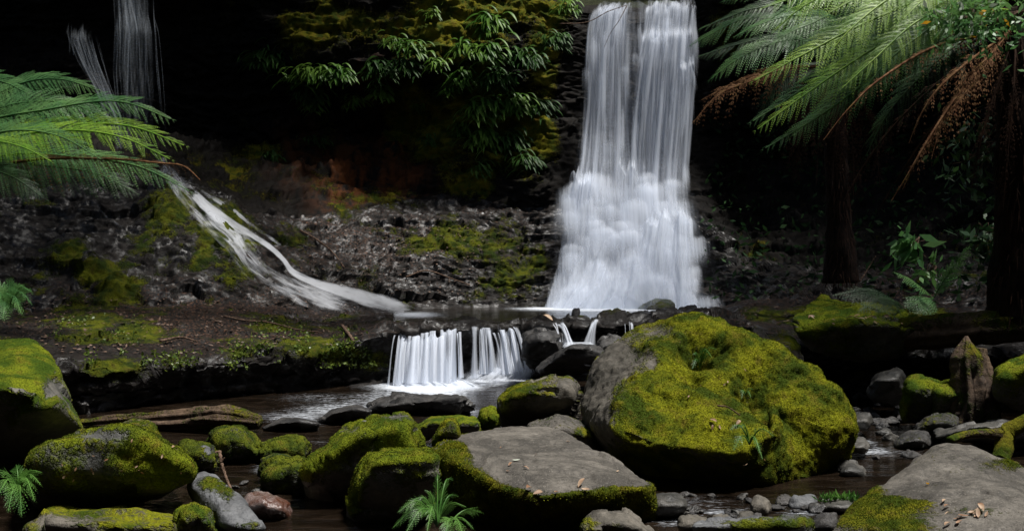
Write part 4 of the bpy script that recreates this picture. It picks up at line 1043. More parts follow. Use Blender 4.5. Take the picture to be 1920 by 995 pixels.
# right bank
boulder("broad grey boulder filling the lower right corner with a mossy left shoulder", None, 0, 0, 7, 60, 'slab',
  moss_fn(.12, .05, .28, 21, [(1620, 960, 60, 40, .7), (1700, 950, 60, 14, .5), (1640, 920, 20, 20, .4), (1700, 985, 60, 20, .5), (1900, 870, 40, 12, .5), (1810, 930, 14, 20, .2), (1850, 960, 60, 12, .4)], 4),
  pts=[(1548, 995, 4.9), (1600, 955, 5.2), (1640, 930, 5.35), (1686, 882, 5.8), (1740, 838, 6.2), (1775, 824, 6.2), (1850, 850, 6.0), (1930, 878, 5.8), (2080, 950, 5.3), (1700, 935, 5.0), (1830, 925, 4.9), (1930, 960, 4.6), (2080, 1060, 4.4), (1560, 1080, 4.7), (1750, 1080, 4.3), (1950, 1080, 4.2), (1700, 960, 6.2), (2000, 960, 6.2)],
  p=30, rough=.022, fine=.008, fac=.12, tuft=16000, tsize=.012, tmat='tuft_green', dents=[(P(1800, 928, 4.95), .05, .03), (P(1840, 922, 4.95), .05, .035), (P(1880, 935, 4.85), .05, .03)])
boulder("grey-topped stone with mossy side at the bottom edge right of the slab", [(1084, 990), (1095, 970), (1125, 956), (1175, 956), (1215, 975), (1235, 1000), (1180, 1030), (1090, 1030)], 4.75, .5, 6, 62, 'boulder', moss_fn(.25, -.1, .4, 22, [(1105, 985, 20, 20, .5), (1160, 965, 30, 8, -.3)], 6), p=10, tuft=3500, tsize=.01)
boulder("long pale slab with green moss along the bottom edge", [(1290, 992), (1380, 980), (1450, 972), (1515, 968), (1535, 985), (1540, 1015), (1300, 1020)], 4.75, .4, 5, 63, 'bluegrey', moss_fn(.25, .0, .3, 23, [(1440, 985, 60, 12, .6), (1500, 980, 30, 12, .4)], 6), p=12, tuft=3000, tsize=.01)
boulder("flat grey stone under the mossy bank behind the big boulder", [(1388, 650), (1400, 634), (1440, 628), (1488, 634), (1505, 665), (1500, 700), (1430, 710), (1400, 690)], 8.9, .7, 5, 64, 'boulder', moss_fn(.25, .2, .3, 24, [(1490, 650, 14, 14, .3)], 4), front=(.9, 0, 12), p=16)
boulder("small sharp triangular stone lying on the flat grey stone", [(1400, 634), (1412, 613), (1432, 622), (1446, 636), (1420, 640)], 9.0, .25, 4, 65, 'boulder', moss_fn(.3, .1, .3, 25), p=16, name="stone", cat="stone")
boulder("wide mossy overhanging bank rock right of the pool", None, 0, 0, 6, 66, 'greenrock', moss_fn(.55, .3, .3, 26, [(1560, 660, 40, 16, .1), (1600, 605, 60, 8, -.2)], 2.5),
  pts=[(1474, 600, 10.0), (1490, 580, 10.6), (1530, 566, 11.4), (1600, 562, 11.6), (1680, 580, 11.2), (1730, 600, 10.6), (1745, 625, 10.2), (1700, 610, 9.6), (1600, 605, 9.4), (1520, 608, 9.5), (1495, 630, 9.6), (1530, 660, 9.6), (1600, 668, 9.7), (1700, 660, 9.9), (1740, 650, 10.4), (1600, 660, 11.5)], p=14, rough=.035, tuft=14000, tsize=.016, sharp=2)
boulder("squat mossy block left of the rotten stump", [(1690, 785), (1692, 735), (1703, 706), (1730, 702), (1762, 712), (1768, 780), (1740, 795)], 8.35, .5, 5, 67, 'greenrock', moss_fn(.55, .2, .3, 27, [(1697, 750, 8, 30, .5)], 4), p=14, tuft=4000)
boulder("mossy block with rounded corner touching the rotten stump", [(1745, 785), (1752, 722), (1775, 714), (1800, 722), (1808, 775), (1775, 790)], 8.2, .45, 5, 68, 'greenrock', moss_fn(.55, .2, .3, 28), p=12, tuft=4000)
boulder("mossy boulder at the right edge beside the rotten stump", [(1862, 735), (1872, 690), (1905, 672), (1960, 660), (1990, 700), (1980, 770), (1900, 765)], 7.9, .7, 5, 69, 'greenrock', moss_fn(.5, .2, .3, 29, [(1905, 700, 30, 30, .3)], 3), p=14, tuft=5000)
boulder("dark flat stone with a green edge below the mossy blocks", [(1712, 800), (1735, 782), (1775, 775), (1803, 782), (1800, 800), (1760, 806)], 7.8, .4, 5, 70, 'wetstone', moss_fn(.25, .1, .4, 30), p=9)
boulder("wide flat dark rock under the stump", [(1745, 815), (1790, 800), (1870, 790), (1930, 795), (1960, 820), (1860, 830)], 7.4, .6, 5, 71, 'darkrock', None, p=12, front=(.95, 0, 6))
boulder("dark mossy stone in the stream, largest of those before the stump", [(1670, 830), (1690, 815), (1725, 806), (1745, 815), (1755, 830), (1700, 838)], 7.6, .4, 5, 72, 'wetstone', moss_fn(.3, .1, .4, 31), p=9)
boulder("pale wet stone in the dark water right of the big boulder", [(1560, 898), (1570, 872), (1595, 862), (1618, 872), (1635, 890), (1610, 905)], 6.7, .4, 5, 73, 'darkrock', None, p=12, name="stone", cat="stone")
boulder("white-lit flat wet stone in the stream right of the big boulder", [(1590, 838), (1597, 826), (1622, 822), (1634, 832), (1625, 842)], 7.25, .3, 4, 74, 'darkrock', None, p=12, name="stone", cat="stone")
boulder("flat grey stone upstream beside the big boulder", [(1585, 790), (1592, 776), (1630, 774), (1636, 788), (1625, 800)], 8.0, .4, 4, 75, 'darkrock', None, p=14, name="stone", cat="stone")
boulder("dark hidden boulder in shade under the mossy bank", [(1620, 740), (1640, 700), (1690, 690), (1710, 740), (1680, 760)], 9.2, .6, 5, 76, 'darkrock', None, p=10)
# a few rounded stones lying in the small runs, each its own shape
STN = [("rounded pitted grey stone behind the bottom slab", (1423, 958), 24, 22, 5.55, 'boulder'), ("smooth pale round stone beside the tiny grass tuft", (1507, 948), 27, 20, 5.75, 'bluegrey'),
       ("small conical grey stone in the shallow water", (1400, 975), 15, 15, 5.3, 'boulder'), ("dark brown angular stone in the bottom run", (1297, 985), 34, 22, 5.0, 'boulder'),
       ("grey pale-seamed stone beside the dark brown stone", (1350, 985), 28, 20, 5.0, 'boulder'), ("long shadowed stone under the big boulder", (1260, 950), 46, 24, 5.5, 'darkrock'),
       ("flat dark stone behind the pitted stone", (1470, 942), 16, 10, 5.8, 'wetstone'), ("wet dark stone below the mossy shoulder of the corner boulder", (1545, 985), 30, 20, 5.0, 'wetstone'),
       ("reddish dark stone beside the smooth pale stone", (1530, 958), 22, 14, 5.6, 'wetstone')]
for i, (lb, (x, y), rx, ry, D, mt) in enumerate(STN):
    a = np.linspace(0, 2 * np.pi, 8, endpoint=False)
    rr = 1 + 0.22 * np.random.default_rng(i).normal(size=8)
    boulder(lb, [(x + rx * math.cos(t) * r, y - ry * 0.2 + ry * math.sin(t) * r) for t, r in zip(a, rr)], D, rx * 2 / FPX * D, 4, 200 + i, mt, moss_fn(.1, .1, .3, i) if i % 3 == 0 else None, p=9, rough=.04, name="stone", cat="stone")

# cobbles: small stones in the side runs, a few shapes repeated
protos = []
for i in range(5):
    rng = np.random.default_rng(300 + i)
    q = rng.normal(0, 1, (14, 3)); q /= np.linalg.norm(q, axis=1, keepdims=True)
    q *= [1, .8, .55]
    V, F, m = rock_shape(list(q * .1), 4, 300 + i, 9, .05, .004)
    protos.append(mk("cobble", V, F, M[['wetstone', 'darkrock', 'darkrock', 'wetstone', 'wetstone'][i]], None, True, np.zeros(3), dict(moss=m)))
used = [False] * 5
def cobbles(n, region, label, group, smin, smax, seed):
    rng = np.random.default_rng(seed)
    for k in range(n):
        x = rng.uniform(region[0], region[1]); y = rng.uniform(region[2], region[3])
        D = CAMZ * FPX / (y - 497.5)
        i = int(rng.integers(5))
        if used[i]:
            o = protos[i].copy(); COL.objects.link(o)
        else:
            o = protos[i]; used[i] = True
        s = rng.uniform(smin, smax)
        p = P(x, y, D)
        o.location = (p[0], p[1], 0.015 * s)
        o.scale = (s * rng.uniform(.8, 1.3), s * rng.uniform(.8, 1.2), s * rng.uniform(.7, 1.1))
        o.rotation_euler = (rng.uniform(-.2, .2), rng.uniform(-.2, .2), rng.uniform(0, 6.28))
        tag(o, label, "stone", group)
cobbles(46, (1590, 1745, 690, 800), "small dark wet cobble in the shaded side stream under the mossy bank", "cobbles in the shaded side stream", .35, 1.1, 1)
cobbles(14, (1640, 1800, 800, 870), "small wet cobble in the run before the lower right boulder", "cobbles before the lower right boulder", .4, 1.0, 2)
cobbles(30, (1240, 1560, 930, 992), "small wet cobble in the bottom run between slab and right boulder", "cobbles in the bottom run", .25, .6, 3)
cobbles(10, (430, 560, 880, 930), "small wet cobble beside the red stone and leaning twig", "cobbles beside the red stone", .2, .5, 4)
cobbles(12, (1840, 1920, 810, 860), "small grey cobble under the mossy root at the right edge", "cobbles under the mossy root", .4, .9, 5)

# ---------------------------------------------------------------- wood
def log_mesh(name, label, cat, pts, rads, seed, moss, mat='log', ns=28, n=110, parent=None, ridge=.25):
    c = curve(pts, n)
    r = np.interp(np.linspace(0, 1, n), np.linspace(0, 1, len(rads)), rads)
    V, F = tube(c, r, ns)
    ax = np.repeat(c, ns, 0)
    d = V - ax
    L = np.repeat(np.linspace(0, 1, n), ns)
    ang = np.tile(np.linspace(0, 2 * np.pi, ns, endpoint=False), n)
    q = np.stack([np.cos(ang) * 4.2, np.sin(ang) * 4.2, L * 1.6 + seed], 1)
    V = ax + d * (1 + ridge * fbm(q, 4, seed, .6, 1.6) + .12 * fbm(V * 9, 3, seed + 4))[:, None]
    N = d / np.maximum(np.linalg.norm(d, axis=1, keepdims=True), 1e-6)
    m = np.clip(moss(V, N), 0, 1)
    o = mk(name, V, F, M[mat], parent, True, None, dict(moss=m))
    if parent is None: tag(o, label, cat)
    return o
log_mesh("log", "weathered brown log with streaky grain and moss lying left of the brown water", "log",
  [P(140, 800, 8.6), P(230, 795, 8.5), P(340, 788, 8.4), P(420, 784, 8.3), P(488, 790, 8.25)], [.06, .09, .10, .12, .05], 1, moss_fn(.35, .1, .35, 40, [(400, 802, 60, 8, .3)], 4), ns=64, ridge=.5)
log_mesh("log", "thick mossy fallen log crossing under the right tree ferns", "log",
  [P(1690, 628, 9.9), P(1780, 620, 9.8), P(1860, 614, 9.6), P(1960, 608, 9.4), P(2100, 600, 9.2)], [.16, .17, .16, .15, .15], 2, moss_fn(.45, .25, .4, 41, (), 3), ns=32)
st = empty("tree_stump", tuple(P(1830, 790, 8.0)), "rotten pointed brown tree stump with moss standing between two boulders", "stump")
log_mesh("trunk", None, None, [P(1828, 800, 8.0), P(1826, 770, 8.0), P(1822, 720, 8.05), P(1816, 670, 8.1), P(1812, 630, 8.15)], [.20, .15, .125, .10, .012], 3, moss_fn(.28, .0, .4, 42, [(1805, 760, 14, 30, .4), (1835, 650, 20, 20, .4)], 5), parent=st, ridge=.8)
log_mesh("trunk", None, None, [P(1838, 790, 8.1), P(1838, 720, 8.15), P(1834, 680, 8.2), P(1836, 652, 8.2)], [.14, .10, .09, .05], 4, moss_fn(.4, .0, .4, 43, (), 5), parent=st, ridge=.45)
for k, (x, y) in enumerate([(1862, 795), (1800, 798), (1850, 780)]):
    log_mesh("root", None, None, [P(1832, 745, 8.0), P((1832 + x) / 2, 770, 7.95), P(x, y, 7.9)], [.07, .06, .03], 6 + k, moss_fn(.2, .0, .4, 44 + k, (), 5), parent=st, n=30, ns=14)
rt = log_mesh("root", "thick mossy root curving over the small stream at the right edge", "root",
  [P(1985, 770, 6.6), P(1935, 785, 6.6), P(1905, 800, 6.6), P(1886, 812, 6.6), P(1882, 835, 6.55), P(1876, 862, 6.5)], [.06, .055, .05, .055, .055, .06], 12, moss_fn(.72, .2, .25, 50), ns=18)
log_mesh("root", "thin brown root bridging from the mossy root to the corner boulder", "root",
  [P(1890, 815, 6.6), P(1850, 812, 6.55), P(1810, 815, 6.5), P(1780, 826, 6.4)], [.045, .03, .025, .03], 13, moss_fn(.42, .2, .3, 51), ns=14)
def twig(label, pts, r0, r1, branches=()):
    c = curve(pts, 30)
    V, F = tube(c, np.linspace(r0, r1, 30) * (1 + .2 * np.sin(np.arange(30) * 2.1)), 6)
    o = mk("twig", V, F, M['twig'])
    tag(o, label, "twig")
    for b in branches:
        V, F = tube(curve(b, 10), np.linspace(r1 * 1.1, r1 * .5, 10), 5)
        mk("side_shoot", V, F, M['twig'], o)
twig("thin brown twig leaning in the water beside the slanting rock", [P(411, 845, 6.0), P(416, 870, 5.95), P(424, 895, 5.9), P(437, 925, 5.8)], .012, .007, [[P(411, 848, 6.0), P(406, 846, 5.98), P(403, 850, 5.97)], [P(415, 866, 5.95), P(421, 857, 5.95)]])
twig("forked dark twig lying across the mossy terrace on the left", [P(283, 600, 12.6), P(292, 620, 12.3), P(308, 630, 12.0), P(318, 655, 11.4)], .03, .016, [[P(292, 618, 12.3), P(300, 596, 12.6), P(304, 592, 12.6)]])
twig("dark stick lying on the terrace left of the sliding water", [P(380, 585, 13.8), P(400, 575, 14.0)], .022, .014)
twig("bare bent twig hanging across the top of the tall waterfall", [P(1050, 45, 18.4), P(1100, 42, 18.3), P(1140, 22, 18.3), P(1175, 10, 18.4)], .010, .006)
twig("fine bare twig curving down before the tall waterfall", [P(1175, 12, 18.3), P(1160, 40, 18.2), P(1145, 62, 18.2), P(1132, 90, 18.2)], .008, .004)
twig("thin fallen stick sticking up beside the brown trunk on the right bank", [P(1612, 528, 12.4), P(1628, 503, 12.5), P(1642, 480, 12.5)], .012, .007)
twig("thin pale stick lying on the dark rock right of the pool", [P(1400, 575, 14.5), P(1425, 590, 14.0), P(1448, 600, 13.6)], .018, .010)
twig("small twig lying on the moss of the big boulder", [P(1345, 760, 5.97), P(1365, 763, 5.95), P(1388, 778, 5.93)], .006, .003)

# ---------------------------------------------------------------- ferns
def frond(pts, width, npair=34, roll=0.9, droop=.35, nleaf=18, fwd=.55, seed=0, lean=1.0, curl=0.0, tipw=.0, thick=1.0, ragged=.06):
    """bipinnate frond: curved midrib, pinnae both sides, each made of small leaflets. pts: base to tip"""
    rng = np.random.default_rng(seed)
    n = npair * 2
    c = curve(pts, 200)
    seg = np.concatenate([[0], np.cumsum(np.linalg.norm(np.diff(c, axis=0), axis=1))])
    Lr = seg[-1]
    T = np.gradient(c, axis=0); T /= np.linalg.norm(T, axis=1, keepdims=True)
    Z = np.array([0, 0, 1.0])
    Hh = np.cross(T, Z); Hh /= np.maximum(np.linalg.norm(Hh, axis=1, keepdims=True), 1e-6)
    Nn = np.cross(Hh, T)
    S_ = Hh * math.cos(roll) + Nn * math.sin(roll)
    U_ = np.cross(S_, T)
    Vs, Fs = [], []
    cnt = 0
    for i in range(npair):
        t = (i + 0.6) / npair
        t = 0.06 + 0.94 * t
        s = t * Lr
        k = int(np.searchsorted(seg, s)); k = min(k, 199)
        prof = min(1.0, (t - .02) * 3.2) ** .8 * (1 - t ** 2.4) ** .8 + .03
        for side in (-1, 1):
            if rng.random() < ragged * .5: continue
            Lp = width * prof * rng.uniform(1.0 - ragged * 1.6 - .06, 1.08)
            a = fwd + .5 * t + rng.normal(0, .05 + ragged * .6)
            d0 = side * S_[k] * math.cos(a) + T[k] * math.sin(a)
            m = max(4, int(nleaf * (0.35 + .65 * prof)))
            u = np.linspace(0, 1, m)
            dr = droop * rng.uniform(.7 - ragged, 1.3 + ragged * 2)
            q = c[k] + d0 * (Lp * u)[:, None] + (T[k] * .18 * Lp) * (u ** 2)[:, None] - Z * (dr * Lp * u ** 1.8)[:, None] + U_[k] * (curl * Lp * u ** 2)[:, None]
            tq = np.gradient(q, axis=0); tq /= np.linalg.norm(tq, axis=1, keepdims=True)
            sd = np.cross(tq, U_[k]); sd /= np.maximum(np.linalg.norm(sd, axis=1, keepdims=True), 1e-6)
            nn = np.cross(sd, tq)
            step = Lp / m
            ll = Lp * .17 * rng.uniform(1 - ragged * 2.2, 1 + ragged * 2, m) * (1 - u) ** .55 * np.minimum(1, .55 + u * 3) + Lp * .012
            for s2 in (-1, 1):
                dl = sd * s2 * .86 + tq * .5 - nn * (.15 * rng.uniform(.2, 1.6, m))[:, None]
                wv = tq * (step * .46 * thick)[:, None] if np.ndim(step) else tq * step * .46 * thick
                b0, mid, tip = q - wv * .9, q + dl * (ll * .55)[:, None], q + dl * ll[:, None] + tq * (ll * .12)[:, None]
                v = np.stack([b0, mid - wv * .9, tip, mid + wv * 1.0], 1).reshape(-1, 3)
                Vs.append(v); Fs.append(np.arange(m * 4).reshape(m, 4) + cnt); cnt += m * 4
    r0 = .0045 + .004 * Lr
    tv, tf = tube(c[::5], np.linspace(r0, r0 * .25, 40), 5)
    Vs.append(tv)
    return np.vstack(Vs), [np.vstack(Fs), tf[0] + cnt]

def add_frond(parent, pts, width, mat, **kw):
    V, F = frond(pts, width, **kw)
    return mk("frond", V, F, M[mat], parent, False)

def PX(L): return [P(*q) for q in L]

# right tree fern: crown just above the top right corner
RC = P(1900, 20, 9.4)
def fern_trunk(parent, pts, rads, seed):
    c = curve(pts, 60)
    r = np.interp(np.linspace(0, 1, 60), np.linspace(0, 1, len(rads)), rads)
    V, F = tube(c, r, 26)
    ax = np.repeat(c, 26, 0); d = V - ax
    V = ax + d * (1 + .28 * fbm(V * [7, 7, 3], 4, seed, .6, 1.5))[:, None]
    mk("trunk", V, F, M['bark'], parent)
    # fibres and old frond bases hanging on the trunk
    rng = np.random.default_rng(seed)
    n = 700
    i = rng.integers(0, 60, n); th = rng.uniform(0, 6.28, n)
    b = c[i] + np.stack([np.cos(th), np.sin(th), 0 * th], 1) * (r[i] * .98)[:, None]
    L = rng.uniform(.06, .22, n)
    o = np.stack([np.cos(th), np.sin(th), 0 * th], 1)
    sd = np.stack([-np.sin(th), np.cos(th), 0 * th], 1) * .008
    tip = b + o * (L * .25)[:, None] - np.array([0, 0, 1.]) * L[:, None] + rng.normal(0, .02, (n, 3))
    v = np.stack([b - sd, b + sd, tip], 1).reshape(-1, 3)
    f = mk("fibres", v, np.arange(n * 3).reshape(n, 3), M['fern_dead_dark'], parent, False)
    f["kind"] = "stuff"

rf = empty("tree_fern", tuple(P(1905, 600, 9.6)), "large tree fern with bright green fronds sweeping in from the upper right", "tree fern")
fern_trunk(rf, [P(1905, 600, 9.6), P(1908, 400, 9.6), P(1900, 200, 9.5), P(1890, 20, 9.5)], [.26, .20, .17, .16], 5)
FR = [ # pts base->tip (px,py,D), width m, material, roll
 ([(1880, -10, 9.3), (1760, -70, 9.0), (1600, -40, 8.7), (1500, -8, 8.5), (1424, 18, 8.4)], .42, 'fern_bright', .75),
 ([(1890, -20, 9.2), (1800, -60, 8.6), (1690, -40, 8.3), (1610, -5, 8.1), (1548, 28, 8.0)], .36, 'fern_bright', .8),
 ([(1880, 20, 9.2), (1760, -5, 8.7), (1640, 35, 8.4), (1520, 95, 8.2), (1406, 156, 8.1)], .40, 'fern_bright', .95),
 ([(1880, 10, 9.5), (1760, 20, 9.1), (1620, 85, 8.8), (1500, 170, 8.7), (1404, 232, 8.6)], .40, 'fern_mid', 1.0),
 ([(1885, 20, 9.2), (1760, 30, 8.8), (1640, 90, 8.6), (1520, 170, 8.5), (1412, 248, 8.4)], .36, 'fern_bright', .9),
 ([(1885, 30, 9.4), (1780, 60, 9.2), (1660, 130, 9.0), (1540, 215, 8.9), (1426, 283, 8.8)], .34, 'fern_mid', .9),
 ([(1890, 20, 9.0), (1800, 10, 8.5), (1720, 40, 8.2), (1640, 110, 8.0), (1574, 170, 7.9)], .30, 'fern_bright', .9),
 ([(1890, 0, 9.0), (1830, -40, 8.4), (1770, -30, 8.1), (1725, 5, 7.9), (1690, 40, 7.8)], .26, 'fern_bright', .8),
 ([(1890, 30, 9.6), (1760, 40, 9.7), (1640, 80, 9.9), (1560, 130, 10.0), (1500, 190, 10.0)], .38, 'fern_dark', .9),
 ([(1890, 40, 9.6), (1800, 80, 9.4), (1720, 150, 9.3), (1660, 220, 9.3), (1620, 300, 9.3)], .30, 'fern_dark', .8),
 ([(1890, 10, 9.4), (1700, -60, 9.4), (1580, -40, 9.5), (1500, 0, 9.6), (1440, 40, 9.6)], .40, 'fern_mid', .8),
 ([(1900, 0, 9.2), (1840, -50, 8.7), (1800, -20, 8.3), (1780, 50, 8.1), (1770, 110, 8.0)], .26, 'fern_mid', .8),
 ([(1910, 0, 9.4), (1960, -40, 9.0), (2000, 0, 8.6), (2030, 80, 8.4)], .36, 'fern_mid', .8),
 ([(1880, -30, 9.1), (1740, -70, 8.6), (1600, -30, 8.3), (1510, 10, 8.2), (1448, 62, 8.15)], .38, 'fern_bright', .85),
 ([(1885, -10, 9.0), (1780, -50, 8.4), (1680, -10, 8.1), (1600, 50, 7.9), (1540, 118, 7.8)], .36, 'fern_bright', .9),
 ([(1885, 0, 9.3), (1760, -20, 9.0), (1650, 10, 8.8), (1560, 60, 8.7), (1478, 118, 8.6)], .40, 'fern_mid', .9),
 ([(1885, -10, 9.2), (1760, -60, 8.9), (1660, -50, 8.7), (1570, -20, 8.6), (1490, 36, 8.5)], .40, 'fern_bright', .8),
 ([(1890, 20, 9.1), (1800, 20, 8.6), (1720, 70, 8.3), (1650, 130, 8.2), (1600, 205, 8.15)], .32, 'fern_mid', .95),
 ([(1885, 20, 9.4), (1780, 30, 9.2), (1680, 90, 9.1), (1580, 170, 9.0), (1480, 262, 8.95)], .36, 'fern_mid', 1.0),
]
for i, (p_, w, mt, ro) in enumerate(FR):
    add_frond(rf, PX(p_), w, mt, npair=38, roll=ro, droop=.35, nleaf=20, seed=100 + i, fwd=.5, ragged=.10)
FD = [
 ([(1895, 50, 9.4), (1850, 115, 9.0), (1790, 185, 8.5), (1735, 270, 8.2), (1700, 330, 8.1), (1668, 382, 8.1)], .24, 'fern_dead', 1.1),
 ([(1895, 60, 9.3), (1830, 105, 8.6), (1765, 160, 8.2), (1728, 212, 8.1), (1702, 274, 8.1)], .24, 'fern_dead', .7),
 ([(1880, 60, 9.0), (1760, 85, 8.2), (1655, 145, 7.8), (1592, 203, 7.7), (1540, 268, 7.7)], .20, 'fern_dead', 1.0),
 ([(1895, 55, 9.3), (1860, 100, 8.9), (1810, 150, 8.6), (1770, 220, 8.45), (1745, 300, 8.4)], .20, 'fern_dead', .6),
 ([(1895, 55, 9.4), (1850, 130, 9.1), (1780, 210, 8.9), (1720, 300, 8.8), (1690, 360, 8.8)], .22, 'fern_dead', 1.3),
 ([(1880, 60, 9.5), (1780, 80, 9.3), (1680, 135, 9.2), (1610, 180, 9.1), (1556, 240, 9.1)], .20, 'fern_dead_dark', .7),
 ([(1890, 70, 9.6), (1820, 150, 9.5), (1740, 250, 9.4), (1680, 340, 9.4), (1640, 405, 9.4)], .22, 'fern_dead_dark', .9),
 ([(1890, 70, 9.7), (1790, 130, 9.8), (1690, 220, 9.9), (1620, 310, 10.0), (1580, 380, 10.0)], .26, 'fern_dead_dark', .9),
 ([(1900, 70, 9.4), (1870, 160, 9.2), (1840, 260, 9.1), (1820, 360, 9.1)], .24, 'fern_dead_dark', .9),
 ([(1905, 70, 9.4), (1900, 170, 9.1), (1890, 280, 9.0), (1880, 400, 9.0)], .24, 'fern_dead_dark', .9),
 ([(1910, 60, 9.4), (1930, 170, 9.1), (1940, 300, 9.0), (1935, 420, 9.0)], .24, 'fern_dead_dark', .9),
]
for i, (p_, w, mt, ro) in enumerate(FD):
    o = add_frond(rf, PX(p_), w * .72, mt, npair=52, roll=ro, droop=1.5, nleaf=10, seed=140 + i, fwd=.7, curl=.3, thick=1.7, ragged=.4)
    o["label"] = "dead brown drooping frond"

# second tree fern behind, next to the fall
bf = empty("tree_fern", tuple(P(1577, 530, 12.6)), "darker tree fern with brown trunk standing behind, its fronds reaching the tall waterfall", "tree fern")
fern_trunk(bf, [P(1577, 530, 12.6), P(1574, 420, 12.6), P(1568, 300, 12.6), P(1560, 120, 12.7)], [.22, .15, .14, .13], 8)
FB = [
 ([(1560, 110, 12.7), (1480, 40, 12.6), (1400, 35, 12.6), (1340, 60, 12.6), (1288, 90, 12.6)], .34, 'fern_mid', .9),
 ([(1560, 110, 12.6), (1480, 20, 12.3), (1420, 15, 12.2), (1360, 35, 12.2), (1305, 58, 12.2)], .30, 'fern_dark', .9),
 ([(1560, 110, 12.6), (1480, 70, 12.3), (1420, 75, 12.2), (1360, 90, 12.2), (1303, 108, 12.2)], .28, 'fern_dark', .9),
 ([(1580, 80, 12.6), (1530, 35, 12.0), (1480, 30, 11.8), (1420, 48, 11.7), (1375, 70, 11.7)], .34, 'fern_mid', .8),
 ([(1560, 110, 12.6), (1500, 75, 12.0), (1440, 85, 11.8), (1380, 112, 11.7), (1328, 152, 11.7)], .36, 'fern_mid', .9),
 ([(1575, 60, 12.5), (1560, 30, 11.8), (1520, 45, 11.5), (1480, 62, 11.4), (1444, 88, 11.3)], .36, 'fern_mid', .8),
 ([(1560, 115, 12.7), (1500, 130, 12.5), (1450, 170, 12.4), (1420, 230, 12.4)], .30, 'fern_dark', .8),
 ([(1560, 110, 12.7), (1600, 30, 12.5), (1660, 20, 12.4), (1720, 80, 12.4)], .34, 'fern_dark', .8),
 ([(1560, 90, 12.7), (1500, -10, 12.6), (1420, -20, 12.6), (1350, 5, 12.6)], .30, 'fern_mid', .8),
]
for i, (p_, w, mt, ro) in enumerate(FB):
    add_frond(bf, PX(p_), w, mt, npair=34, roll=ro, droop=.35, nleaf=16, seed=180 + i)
for i, (p_, w, mt) in enumerate([([(1550, 125, 12.5), (1470, 130, 12.2), (1400, 155, 12.0), (1345, 180, 11.9), (1294, 236, 11.8)], .34, 'fern_dead'),
                                 ([(1550, 125, 12.6), (1470, 125, 12.5), (1390, 150, 12.4), (1310, 190, 12.4)], .3, 'fern_dead'),
                                 ([(1555, 130, 12.6), (1520, 180, 12.5), (1500, 260, 12.4), (1490, 340, 12.4)], .34, 'fern_dead_dark'),
                                 ([(1565, 130, 12.6), (1590, 200, 12.4), (1600, 300, 12.4), (1600, 380, 12.4)], .34, 'fern_dead_dark'), ([(1562, 130, 12.5), (1570, 190, 12.2), (1565, 280, 12.15), (1558, 370, 12.2)], .34, 'fern_dead_dark'), ([(1562, 130, 12.5), (1545, 190, 12.2), (1535, 270, 12.2), (1530, 350, 12.25)], .3, 'fern_dead_dark'), ([(1566, 130, 12.5), (1610, 180, 12.1), (1640, 260, 12.1), (1650, 350, 12.2)], .34, 'fern_dead_dark')]):
    o = add_frond(bf, PX(p_), w, mt, npair=32, roll=.9, droop=.8, nleaf=11, seed=210 + i, thick=1.2, ragged=.3)
    o["label"] = "dead rust-brown frond"

# left tree fern, crown beyond the left edge
lf = empty("tree_fern", tuple(P(-110, 620, 11.6)), "tree fern at the left edge spreading sunlit green fronds over the dark rock", "tree fern")
fern_trunk(lf, [P(-110, 620, 11.6), P(-115, 500, 11.6), P(-120, 330, 11.6)], [.26, .2, .17], 9)
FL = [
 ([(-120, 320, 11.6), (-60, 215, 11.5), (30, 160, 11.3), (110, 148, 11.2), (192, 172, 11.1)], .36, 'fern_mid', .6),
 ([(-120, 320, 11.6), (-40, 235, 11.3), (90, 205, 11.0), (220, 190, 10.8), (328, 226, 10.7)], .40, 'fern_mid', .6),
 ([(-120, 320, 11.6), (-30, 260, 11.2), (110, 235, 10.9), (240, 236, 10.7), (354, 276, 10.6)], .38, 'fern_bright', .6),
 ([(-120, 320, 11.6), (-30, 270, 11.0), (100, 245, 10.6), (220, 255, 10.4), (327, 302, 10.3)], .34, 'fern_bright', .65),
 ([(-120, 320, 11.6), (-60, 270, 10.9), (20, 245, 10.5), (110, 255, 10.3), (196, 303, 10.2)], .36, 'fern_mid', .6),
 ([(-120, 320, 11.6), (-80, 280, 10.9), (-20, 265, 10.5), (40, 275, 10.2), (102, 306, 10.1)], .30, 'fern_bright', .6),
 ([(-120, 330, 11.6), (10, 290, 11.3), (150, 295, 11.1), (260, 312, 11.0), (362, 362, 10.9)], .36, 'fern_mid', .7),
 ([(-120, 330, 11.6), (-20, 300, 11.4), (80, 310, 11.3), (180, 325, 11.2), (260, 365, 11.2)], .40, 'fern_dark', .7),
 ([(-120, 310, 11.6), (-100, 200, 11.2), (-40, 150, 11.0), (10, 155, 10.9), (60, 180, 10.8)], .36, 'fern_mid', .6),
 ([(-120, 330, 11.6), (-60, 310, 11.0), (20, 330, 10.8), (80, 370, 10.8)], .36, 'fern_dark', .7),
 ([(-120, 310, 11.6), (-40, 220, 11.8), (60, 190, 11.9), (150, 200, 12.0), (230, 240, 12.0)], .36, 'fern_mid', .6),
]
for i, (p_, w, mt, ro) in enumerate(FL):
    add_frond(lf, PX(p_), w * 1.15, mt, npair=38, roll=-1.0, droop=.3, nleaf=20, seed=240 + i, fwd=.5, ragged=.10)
o = add_frond(lf, PX([(-100, 330, 11.4), (60, 300, 11.0), (200, 298, 10.8), (300, 306, 10.6), (345, 312, 10.5), (378, 340, 10.5)]), .26, 'fern_dead', npair=30, roll=-1.3, droop=.9, nleaf=14, seed=260)
o["label"] = "dead rust-brown frond tip"

